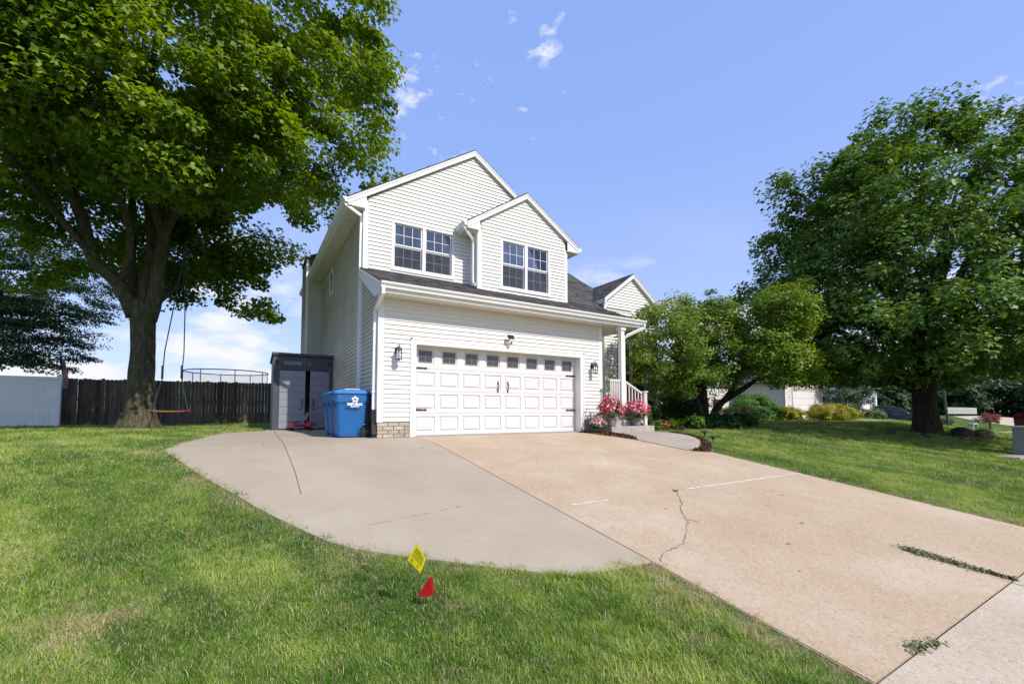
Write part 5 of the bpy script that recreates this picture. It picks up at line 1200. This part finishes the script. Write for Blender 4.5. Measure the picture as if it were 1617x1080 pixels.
for k in range(4): box(gd0+.01, gd1-.01, 7.74, 7.759, k*.55+.01, k*.55+.54).build('door_section', M_door, nd)
for x0_, x1_ in ((gd0-.12, gd0), (gd1, gd1+.12)): box(x0_, x1_, 7.66, 7.75, 0, 2.3).build('door_casing', mat('taupe_trim', (.35, .31, .27), .6), NB)
box(gd0-.12, gd1+.12, 7.66, 7.75, 2.301, 2.42).build('door_casing', MATS['taupe_trim'], NB)
wf = box(26.9, 28.3, 11.55, 11.59, .8, 2.3).build('window_frame', M_trim, NB); box(27.0, 27.55, 11.53, 11.549, .9, 2.2).build('pane', M_dglass, wf); box(27.65, 28.2, 11.53, 11.549, .9, 2.2).build('pane', M_dglass, wf)
for a in ([(31.5, 7.3, 2.85), (35.4, 7.3, 4.9), (35.4, 15, 4.9), (31.5, 15, 2.85)], [(35.4, 7.3, 4.9), (39.3, 7.3, 2.85), (39.3, 15, 2.85), (35.4, 15, 4.9)], [(22, 11.2, 2.85), (31.9, 11.2, 2.85), (31.9, 15.5, 5.0), (22, 15.5, 5.0)]):
    roof_slab(a, .1, 'roof', NB)
for k, zz in enumerate((2.05, 1.82, 1.59)): text('315'[k], .2, (32.5, 7.67, zz), (R(90), 0, 0), M_black, NB, name='house_number', bold=.006)
NC = thing('neighbour_house', 'white house with shuttered window beyond the pink roses', 'house')
Fc = Frame((0, 11.2, 0), (1, 0, 0), (0, -1, 0))
box(51.7, 58.2, 11.2, 11.35, -.3, 3.2).build('wall', M_nbs, NC); box(51.7, 51.85, 11.35, 18, -.3, 3.2).build('wall', M_nbs, NC); box(58.05, 58.2, 11.35, 18, -.3, 3.2).build('wall', M_nbs, NC)
siding(Fc, [(51.8, .0), (58.1, .0), (58.1, 3.1), (51.8, 3.1)], [(56.35, 57.65, .75, 2.35), (54.0, 54.6, -.1, .5)], NC, M_nbs, joined=True)
wf = box(56.6, 57.4, 11.12, 11.19, .8, 2.3).build('window', M_trim, NC); box(56.68, 57.32, 11.10, 11.119, .88, 1.5).build('pane', M_dglass, wf); box(56.68, 57.32, 11.10, 11.119, 1.6, 2.22).build('pane', M_dglass, wf)
for x in (56.27, 57.42): box(x, x+.3, 11.13, 11.19, .78, 2.32).build('shutter', mat('grey_shutter', (.3, .32, .35), .6), NC)
wf = box(54.05, 54.55, 11.15, 11.19, .0, .45).build('window', M_trim, NC); box(54.1, 54.5, 11.13, 11.149, .05, .4).build('pane', M_dglass, wf)
roof_slab([(51.2, 10.7, 3.15), (58.7, 10.7, 3.15), (58.7, 14.6, 5.2), (51.2, 14.6, 5.2)], .1, 'roof', NC); roof_slab([(51.2, 14.6, 5.2), (58.7, 14.6, 5.2), (58.7, 18.5, 3.15), (51.2, 18.5, 3.15)], .1, 'roof', NC)
E_ = Eo
shrub('rose_bush', 'left salmon pink rose bush under the white house wall', 46.5, 8.6, 1.6, .8, .55, M_leafD, 101, leaf=.12, flowers=(M_petS, 160, .13), br=.25, group='pink rose bushes by the white house')
shrub('rose_bush', 'right salmon pink rose bush beside the dark car', 49.3, 8.4, 1.2, .8, .6, M_leafD, 102, leaf=.12, flowers=(M_petS, 150, .13), br=.25, group='pink rose bushes by the white house')
t = thing('yew_tree', 'dense dark green conical evergreen between the two neighbouring houses', 'tree'); limb([(38.2, 6.3, -.1), (38.0, 6.3, 2)], [.15, .1], M_bark2, t, 7, 'trunk')
crown([(38.2, 6.3, 2.3, 2.0, 1.6, 1.9, 1), (39.0, 6.2, 2.0, 1.8, 1.4, 1.2, 1)], 160, 90, .4, .12, M_leafC, t, 103, lobed=False, shell=.4, cut=lambda p: p[2] < .9)

# dark blue car
t = thing('parked_car', 'dark blue car parked beyond the rose bushes, nose to the right', 'car', loc=(54.8, 8.3, g(54.8, 8.3)-.02)); t.rotation_euler = (0, R(7.5), R(-74))
M_car = mat('dark_blue_paint', (.012, .02, .06), .25, coat=.8, spec=.5)
def loft(prof, y0_, y1_, m, name, par, inset=.0):
    n = len(prof); V = [(x, y0_, z) for x, z in prof]+[(x, y1_, z) for x, z in prof]
    return MB().add(V, [tuple(range(n-1, -1, -1)), tuple(range(n, 2*n))]+[(i, (i+1) % n, n+(i+1) % n, n+i) for i in range(n)]).build(name, m, par, bevel=.05)
bd = loft([(-2.3, .3), (-2.35, .75), (-2.2, 1.0), (.9, 1.0), (1.2, .98), (2.1, .82), (2.35, .6), (2.35, .3)], -.9, .9, M_car, 'body', t)
loft([(-2.2, 1.0), (-2.0, 1.45), (-1.6, 1.55), (-.2, 1.55), (.2, 1.45), (1.0, 1.0)], -.78, .78, M_car, 'cabin', t)
for a_ in ([(-1.9, 1.05), (-1.8, 1.40), (-.85, 1.45), (-.85, 1.05)], [(-.75, 1.05), (-.75, 1.45), (-.2, 1.46), (.05, 1.40), (.68, 1.05)]):
    MB().prism(a_[::-1], 'y', -.80, -.785).build('side_window', M_dglass, t)
MB().add([(.30, -.68, 1.43), (.30, .68, 1.43), (.98, .72, 1.03), (.98, -.72, 1.03)], [(0,1,2,3)]).build('windscreen', M_dglass, t); t.children[-1].location = (.03, 0, .02)
for x in (-1.45, 1.45):
    for y in (-.86, .7):
        wh = MB().tube([(x, y, .32), (x, y+.2, .32)], .32, 18).build('wheel', M_rub, t); MB().tube([(x, y-.006, .32), (x, y, .32)], .19, 10).build('rim', mat('alloy', (.5, .5, .52), .3, metal=1), wh)
box(2.15, 2.36, -.88, -.5, .58, .74).build('headlight', mat('headlight', (.8, .82, .85), .1), t, bevel=.02); box(.55, .72, -1.02, -.82, .98, 1.12).build('wing_mirror', mat('chrome', (.7, .7, .72), .2, metal=1), t, bevel=.03)
box(-.6, .1, -.91, -.902, .78, .82).build('door_trim', MATS['alloy'], t)

# things by the right edge
t = thing('utility_box', 'grey green metal utility cabinet at the right edge of the picture', 'utility box', loc=(17.75, -6.50, g(17.2, -6.5)))
box(-.30, .55, -.3, .3, -.1, .86).build('cabinet', mat('grey_green_metal', (.17, .20, .19), .5), t, bevel=.02); box(-.33, .58, -.33, .33, .86, .92).build('lid', mat('pale_green_metal', (.33, .36, .35), .5), t, bevel=.02)
tag(box(16.2, 17.4, -6.55, -6.0, g(16.8, -6.3)-.1, g(16.8, -6.3)+.03).build('concrete_slab', M_step, bevel=.01), 'low pale concrete pad beside the grey utility cabinet', 'concrete pad')
t = thing('wheeled_bin', 'dark red wheeled bin behind the grey utility cabinet at right edge', 'bin', loc=(24.1, -5.40, g(24.1, -5.40)))
M_dr = mat('dark_red_plastic', (.22, .012, .02), .45)
MB().hexa([(-.22, -.25, .1), (.3, -.25, .1), (.3, .25, .1), (-.22, .25, .1)], [(-.29, -.3, 1.0), (.4, -.3, 1.0), (.4, .3, 1.0), (-.29, .3, 1.0)]).build('body', M_dr, t, bevel=.04)
MB().hexa([(-.34, -.32, 1.0), (.42, -.32, 1.0), (.42, .32, 1.0), (-.34, .32, 1.0)], [(-.22, -.24, 1.12), (.36, -.24, 1.12), (.36, .24, 1.12), (-.22, .24, 1.12)]).build('lid', M_dr, t, bevel=.02)
for y in (-.3, .3): MB().tube([(.3, y-.03, .14), (.3, y+.03, .14)], .14, 14).build('wheel', M_rub, t)
MB().tube([(-.33, -.2, .93), (-.42, -.2, .95), (-.42, .2, .95), (-.33, .2, .93)], .025, 6).build('handle', M_rub, t)
def rock(x, y, sx, sy_, sz, lb, m, seed):
    r = random.Random(seed); bm = bmesh.new(); bmesh.ops.create_icosphere(bm, subdivisions=2, radius=1)
    for v in bm.verts: k = 1+r.uniform(-.16, .16); v.co = Vector((x+v.co.x*sx*k, y+v.co.y*sy_*k, g(x, y)+sz*.4+v.co.z*sz*k))
    me = bpy.data.meshes.new('boulder'); bm.to_mesh(me); bm.free(); me.materials.append(m); o = bpy.data.objects.new('boulder', me); col.objects.link(o); tag(o, lb, 'rock')
rock(22.3, -4.0, .5, .35, .28, 'dark boulder at the right of the big maple trunk', mat('dark_stone', (.06, .05, .04), .95, bump=2, bscale=12), 3)
rock(23.1, -4.35, .42, .35, .26, 'tan boulder next to the dark boulder by the maple', mat('tan_stone', (.22, .16, .08), .95, c2=(.1, .08, .05), scale=4, bump=2, bscale=12), 4)
struct(sheet('tree_ring', smooth_poly([(18.2,-3.2),(20,-4.4),(22.5,-4.7),(24.5,-4.4),(24.8,-2.8),(22.5,-1.8),(19.5,-2.2)], 2), .0, M_soil, .3))
t = thing('japanese_maple', 'low red leaved japanese maple on the far lawn', 'tree'); jx_, jy_ = 62.6, 3.4; jz = g(jx_, jy_)
limb([(jx_, jy_, jz), (jx_, jy_, jz+.6)], [.08, .06], M_bark2, t, 6, 'trunk'); limb([(jx_, jy_, jz+.4), (jx_+.5, jy_, jz+.9)], [.05, .03], M_bark2, t, 6); limb([(jx_, jy_, jz+.4), (jx_-.5, jy_, jz+.9)], [.05, .03], M_bark2, t, 6)
crown([(jx_, jy_, jz+1.05, 1.5, 1.2, .4, 1), (jx_-.2, jy_, jz+1.3, 1.0, .8, .35, 1)], 70, 60, .28, .1, leafm('red_maple_leaf', (.14, .04, .025), (.26, .085, .05), (.36, .15, .09), .3), t, 111, lobed=False, shell=.3, cut=lambda p: p[2] < jz+.5)
t = thing('garden_bench', 'pale stone bench beside the red japanese maple', 'bench', loc=(60.6, 4.2, g(60.6, 4.2)))
box(-.8, .8, -.25, .25, .42, .52).build('seat', mat('pale_stone', (.45, .45, .47), .7), t)
for x in (-.6, .6): box(x-.1, x+.1, -.2, .2, 0, .42).build('leg', MATS['pale_stone'], t)
shrub('shrub', 'small round silvery shrub on the far lawn left of the red maple', 60.0, 6.2, 1.0, .7, .45, M_leafB, 112, leaf=.1, nb=50, br=.25)
t = thing('picket_fence', 'low white picket fence far off in front of the distant trees', 'fence')
pa, pb = Vector((88.5, 13.2)), Vector((97, 11.8))
for i in range(44):
    p = pa.lerp(pb, i/43); z = g(p.x, p.y)+.3; box(p.x-.07, p.x+.07, p.y-.02, p.y, z, z+1.0).build('picket', M_vf, t)
MB().tube([(pa.x, pa.y+.03, g(*pa)+.55), (pb.x, pb.y+.03, g(*pb)+.55)], .05, 4, sq=True).build('fence_rail', M_vf, t); MB().tube([(pa.x, pa.y+.03, g(*pa)+1.1), (pb.x, pb.y+.03, g(*pb)+1.1)], .05, 4, sq=True).build('fence_rail', M_vf, t)
t = thing('play_set', 'dark playhouse with teal canopy at the far right', 'play set', loc=(54, -.9, g(54, -.9)-.2)); t.scale = (.62, .62, .62)
for x, y in ((-.7, -.7), (.7, -.7), (-.7, .7), (.7, .7)): box(x-.06, x+.06, y-.06, y+.06, 0, 2.4).build('post', M_shed, t)
box(-.75, .75, -.75, .75, .9, 1.0).build('platform', M_fence, t)
MB().add([(-.85, -.85, 2.1), (.85, -.85, 2.1), (.85, .85, 2.1), (-.85, .85, 2.1), (-.85, 0, 2.75), (.85, 0, 2.75)], [(0,1,5,4), (2,3,4,5), (0,4,3), (1,2,5)]).build('canopy', mat('teal_canvas', (.01, .25, .28), .6), t)
MB().hexa([(-.7, -2.4, .05), (-.2, -2.4, .05), (-.2, -2.35, .0), (-.7, -2.35, .0)], [(-.7, -.8, .95), (-.2, -.8, .95), (-.2, -.75, .9), (-.7, -.75, .9)]).build('slide', mat('slide_grey', (.3, .32, .35), .4), t)
t = thing('utility_pole', 'slanting grey pole just right of the big maple trunk', 'pole'); MB().tube([(40.6, 1.0, g(40.6, 1)-.2), (40.0, 1.2, 5.5)], [.08, .07], 8).build('pole', mat('grey_pole_wood', (.07, .065, .06), .9), t)
# distant trees
far = [(82, 24, 9, 5.5), (92, 30, 11, 7), (76, 17.5, 6.5, 3.4), (104, 30, 12, 8), (112, 24, 11, 7.5), (106, 17, 8, 5), (120, 17, 10, 7), (128, 9, 10, 7), (112, 6, 7, 4.5), (120, -2, 9, 6), (100, 38, 11, 8), (86, 40, 11, 8), (72, 33, 9, 6), (60, 34, 9, 6), (105, -12, 10, 7), (70, 14.5, 5.5, 2.2), (115, 14, 9, 7), (118, 9, 8, 6), (125, 3, 9, 7), (108, 22, 9, 6), (98, 24, 9, 6)]
ORD = 'first second third fourth fifth sixth seventh eighth ninth tenth eleventh twelfth thirteenth fourteenth fifteenth sixteenth seventeenth eighteenth nineteenth twentieth twenty-first twenty-second'.split()
rank = {i: k for k, i in enumerate(sorted(range(len(far)), key=lambda i: math.atan2(far[i][0]-CAM.x, far[i][1]-CAM.y)))}
kinds = ['dark rounded tree', 'broad dense tree', 'small pale tree', 'tall spreading tree']
for i, (x, y, h, r_) in enumerate(far):
    z0 = g(x, y); t = thing('distant_tree', 'dark green tree in the far treeline, '+ORD[rank[i]]+' of its row counting from the left', 'tree', 'trees in the far treeline')
    limb([(x, y, z0-.3), (x, y, h*.5)], [.35, .2], M_bark2, t, 8, 'trunk')
    crown([(x, y, h*.56, r_, r_, h*.44, 2), (x, y, h*.25, r_, r_, h*.25, 1.3)], 150, 70, r_*.26, .5, M_leafF if i % 3 else M_leafB, t, 200+i, lobed=False, shell=.5, cut=lambda p: p[2] < z0+.1)

# ------------------------------------------------------------------ grass
src = bpy.data.collections.new('grass_tufts')      # not linked to the scene: only instanced
def blade_m(name, a, b, c):
    def ex(t, pos, s0):
        oi = t.nodes.new('ShaderNodeObjectInfo')
        def at(n_): q = t.nodes.new('ShaderNodeAttribute'); q.attribute_type = 'INSTANCER'; q.attribute_name = n_; return q.outputs['Fac']
        green = ramp(t, mth(t, 'ADD', mth(t, 'MULTIPLY', at('tone'), .8), mth(t, 'MULTIPLY', oi.outputs['Random'], .2)), [(.18, a), (.5, b), (.82, c)])
        d = mth(t, 'ADD', mth(t, 'MULTIPLY', mth(t, 'SUBTRACT', oi.outputs['Random'], .70), 1.1), mth(t, 'MULTIPLY', at('dry'), 1.15), clamp=True)
        return mixc_(t, mth(t, 'MULTIPLY', d, .85), green, (.52, .43, .24))
    return mat(name, b, .5, extra=ex, trans=.3, spec=.3)
M_blade = blade_m('grass_blade', (.075, .175, .018), (.195, .325, .036), (.40, .48, .10))
M_straw = mat('straw_blade', (.42, .35, .18), .7, c2=(.55, .48, .30), scale=20, trans=.25)
def tuft(nb_, rad, h, w, straw, seed, lean=.5):
    r = random.Random(seed); parts = [MB(), MB()]
    for k in range(nb_):
        mb = parts[1 if r.random() < straw else 0]
        a = r.uniform(0, 6.28); rr = rad*r.random()**.5; c = Vector((rr*_m.cos(a), rr*_m.sin(a), -.01)); b_ = r.uniform(0, 6.28); d = Vector((_m.cos(b_), _m.sin(b_), 0)); s = Vector((-d.y, d.x, 0))*w*.5*r.uniform(.7, 1.2)
        hh = h*r.uniform(.45, 1.1); ln = hh*r.uniform(.1, lean*1.6)
        p1 = c+d*ln*.35+Vector((0, 0, hh*.6)); p2 = c+d*ln+Vector((0, 0, hh))
        mb.add([c-s, c+s, p1-s*.8, p1+s*.8, p2], [(0,1,3,2),(2,3,4)])
    me = bpy.data.meshes.new('grass_tuft'); V = parts[0].v+parts[1].v; F = parts[0].f+[tuple(i+len(parts[0].v) for i in f) for f in parts[1].f]
    me.from_pydata(V, [], F); me.materials.append(M_blade); me.materials.append(M_straw)
    for i, p in enumerate(me.polygons): p.material_index = 0 if i < len(parts[0].f) else 1
    o = bpy.data.objects.new('grass_tuft', me); src.objects.link(o); return o
for k in range(5): tuft(40, .055, .040, .0036, .16, 300+k, .6)
for k in range(2): tuft(34, .06, .036, .0038, .5, 310+k, .9)
for k in range(2): tuft(26, .045, .080, .0050, .06, 320+k, .9)
r = np.random.default_rng(5); cx_, cy_ = CAM.x, CAM.y
def ring_pts(r0, r1, dens, sc_):
    a0, a1 = R(-26), R(89); n = int((a1-a0)/2*(r1*r1-r0*r0)*dens)
    rr = np.sqrt(r.uniform(r0*r0, r1*r1, n)); a = r.uniform(a0, a1, n); return np.stack([cx_+rr*np.sin(a), cy_+rr*np.cos(a), np.full(n, sc_), rr], 1)
P = np.concatenate([ring_pts(1.0, 4.2, 1350, 1.0), ring_pts(4.2, 7.5, 750, 1.1), ring_pts(7.5, 13, 260, 1.35), ring_pts(13, 22, 75, 1.9), ring_pts(22, 38, 22, 2.6), ring_pts(38, 70, 4, 4.0)])
X, Y = P[:, 0], P[:, 1]; ok = np.ones(len(P), bool)
P_drive = [(.80,-8.6),(drive_w,-8.6),(drive_w,-3.5),(6.2,-3.3),(5.95,-1.97),(5.5,-1.05),(5.5,0),(.80,0)]
def grow(poly, d):    # shrink towards the centre slightly so blades overhang the edge
    c = np.mean(np.array(poly), 0); return [tuple(np.array(p)+(c-np.array(p))/np.linalg.norm(c-np.array(p))*d) for p in poly]
for poly in (grow(P_pad, .07), [(.86,-8.66),(drive_w-.05,-8.66),(drive_w-.05,-3.5),(6.2,-3.3),(5.95,-1.97),(5.5,-1.05),(5.5,0),(.86,0)], P_walk, P_mulL, P_mulR, P_bed, [(.4,-.02),(1.2,-.02),(1.2,-6.75),(.4,-6.75)], [(-50,-8.61),(60,-8.61),(60,-12),(-50,-12)], [(-.02,-.02),(11,-.02),(11,14),(-.02,14)], [(6.2,-.8),(8,-.8),(8,1.6),(6.2,1.6)], [(32.7,7.7),(38.1,7.7),(37.8,-4),(37.2,-12),(31.8,-12),(32.3,-4)], [(22,11.5),(31.9,11.5),(31.9,7.7),(39,7.7),(39,16),(22,16)], [(-3.1,4.2),(-1.9,5.6),(-1.9,7.3),(0,7.3),(0,0),(-3,0)]):
    ok &= ~pip(poly, X, Y)
P = P[ok]; X, Y = P[:, 0], P[:, 1]
def segd(pts):
    D_ = np.full(len(X), 9.)
    for (ax, ay), (bx2, by2) in zip(pts, pts[1:]):
        vx, vy = bx2-ax, by2-ay; L2 = vx*vx+vy*vy; t_2 = np.clip(((X-ax)*vx+(Y-ay)*vy)/L2, 0, 1); D_ = np.minimum(D_, np.hypot(X-ax-vx*t_2, Y-ay-vy*t_2))
    return D_
edge = np.minimum(segd([(.79,-6.88),(.79,-8.6)]), segd([(drive_w,-3.6),(drive_w,-8.6)])); edge2 = segd(P_pad[2:22])
dry = 1.15*np.clip(1.15-edge/.30, 0, 1)*(r.random(len(P)) < .8)+.28*np.clip(1-edge2/.25, 0, 1)
for (px_, py_, rad_, am) in ((-2.5,-3.9,.45,.4),(-1.75,-5.75,.5,.6),(.35,-7.5,.4,.5),(.1,-7.9,.25,.5),(-1.9,-8.3,.5,.3),(.55,-7.2,.28,.6),(-.5,-8.0,.3,.35),(-3.2,-6.2,.5,.35),(-4.3,-5.2,.6,.3),(-3.7,-1.2,.5,.7),(-2.9,5.0,1.4,.5)):
    dry += am*np.clip(1-np.hypot(X-px_, Y-py_)/rad_, 0, 1)
low = .5+.5*np.sin(X*.9+.6*np.sin(Y*.8))*np.cos(Y*.7+.5*np.sin(X*1.1)); dry += .16*low-.08
bald = (edge < .08) & (r.random(len(P)) < .2); P = P[~bald]; dry = dry[~bald]; X, Y = P[:, 0], P[:, 1]
Z = np.array([g(a, b) for a, b in zip(X, Y)])-.018
near = P[:, 3]
scl = P[:, 2]*r.uniform(.6, 1.25, len(P))*np.where(np.minimum(segd([(.79,-6.88),(.79,-8.6)]), segd([(drive_w,-3.6),(drive_w,-8.6)])) < .2, .72, 1); lush = (np.clip(1-np.hypot(X-.0, Y+7.7)/1.2, 0, 1))
kind = r.integers(0, 5, len(P)); kind = np.where(r.random(len(P)) < .10+.5*np.clip(dry, 0, 1), 5+r.integers(0, 2, len(P)), kind); kind = np.where(r.random(len(P)) < .015+.30*lush, 7+r.integers(0, 2, len(P)), kind)
stripe = np.sign(np.sin((X*.93+Y*.36)*2*_m.pi/1.15))       # mower passes lean the blades to and fro
me = bpy.data.meshes.new('grass'); me.vertices.add(len(P)); me.vertices.foreach_set('co', np.stack([X, Y, Z], 1).astype(np.float32).ravel())
def attr(n_, ty, v): a_ = me.attributes.new(n_, ty, 'POINT'); a_.data.foreach_set('vector' if ty == 'FLOAT_VECTOR' else 'value', v.ravel())
lean = .22*stripe
attr('rot', 'FLOAT_VECTOR', np.stack([.36*lean+r.normal(0, .12, len(P)), .93*lean+r.normal(0, .12, len(P)), r.uniform(0, 6.28, len(P))], 1).astype(np.float32))
def vnoise(wl, seed):
    q = np.random.default_rng(seed); v = np.zeros(len(X))
    for _ in range(7):
        a_ = q.uniform(0, 6.28); k_ = 2*_m.pi/(wl*q.uniform(.75, 1.4)); v += np.sin((X*_m.cos(a_)+Y*_m.sin(a_))*k_+q.uniform(0, 6.28)+1.2*np.sin((X*_m.sin(a_)-Y*_m.cos(a_))*k_*.6))
    return v/2.6
tone = .5+.22*vnoise(3.6, 1)+.16*vnoise(1.3, 2)+.12*vnoise(.5, 3)+.10*stripe+r.normal(0, .09, len(X))  # stripe term puts the light off leaning mown blades into their colour
dn = .55*vnoise(2.6, 4)+.45*vnoise(.9, 5)+.4*vnoise(.35, 6)
dry = dry+np.clip(dn-.38, 0, 1.2)*.62-.05
attr('tone', 'FLOAT', np.clip(tone, 0, 1).astype(np.float32))
attr('scl', 'FLOAT', scl.astype(np.float32)); attr('kind', 'INT', kind.astype(np.int32)); attr('dry', 'FLOAT', dry.astype(np.float32))
go = bpy.data.objects.new('grass', me); col.objects.link(go); go['kind'] = 'stuff'; go['label'] = 'short green lawn grass with dry straw patches'; go['category'] = 'grass'
ng = bpy.data.node_groups.new('grass_scatter', 'GeometryNodeTree'); ng.interface.new_socket('Geometry', in_out='INPUT', socket_type='NodeSocketGeometry'); ng.interface.new_socket('Geometry', in_out='OUTPUT', socket_type='NodeSocketGeometry')
gi = ng.nodes.new('NodeGroupInput'); gout = ng.nodes.new('NodeGroupOutput'); ci = ng.nodes.new('GeometryNodeCollectionInfo'); ci.inputs['Collection'].default_value = src; ci.inputs['Separate Children'].default_value = True; ci.inputs['Reset Children'].default_value = True
ip = ng.nodes.new('GeometryNodeInstanceOnPoints'); ip.inputs['Pick Instance'].default_value = True
def na(n_, ty): a_ = ng.nodes.new('GeometryNodeInputNamedAttribute'); a_.data_type = ty; a_.inputs[0].default_value = n_; return a_.outputs[0]
gl_ = ng.links.new; gl_(gi.outputs[0], ip.inputs['Points']); gl_(ci.outputs[0], ip.inputs['Instance']); gl_(na('kind', 'INT'), ip.inputs['Instance Index'])
e2r = ng.nodes.new('FunctionNodeEulerToRotation'); gl_(na('rot', 'FLOAT_VECTOR'), e2r.inputs[0]); gl_(e2r.outputs[0], ip.inputs['Rotation']); gl_(na('scl', 'FLOAT'), ip.inputs['Scale']); gl_(ip.outputs[0], gout.inputs[0])
md = go.modifiers.new('scatter', 'NODES'); md.node_group = ng
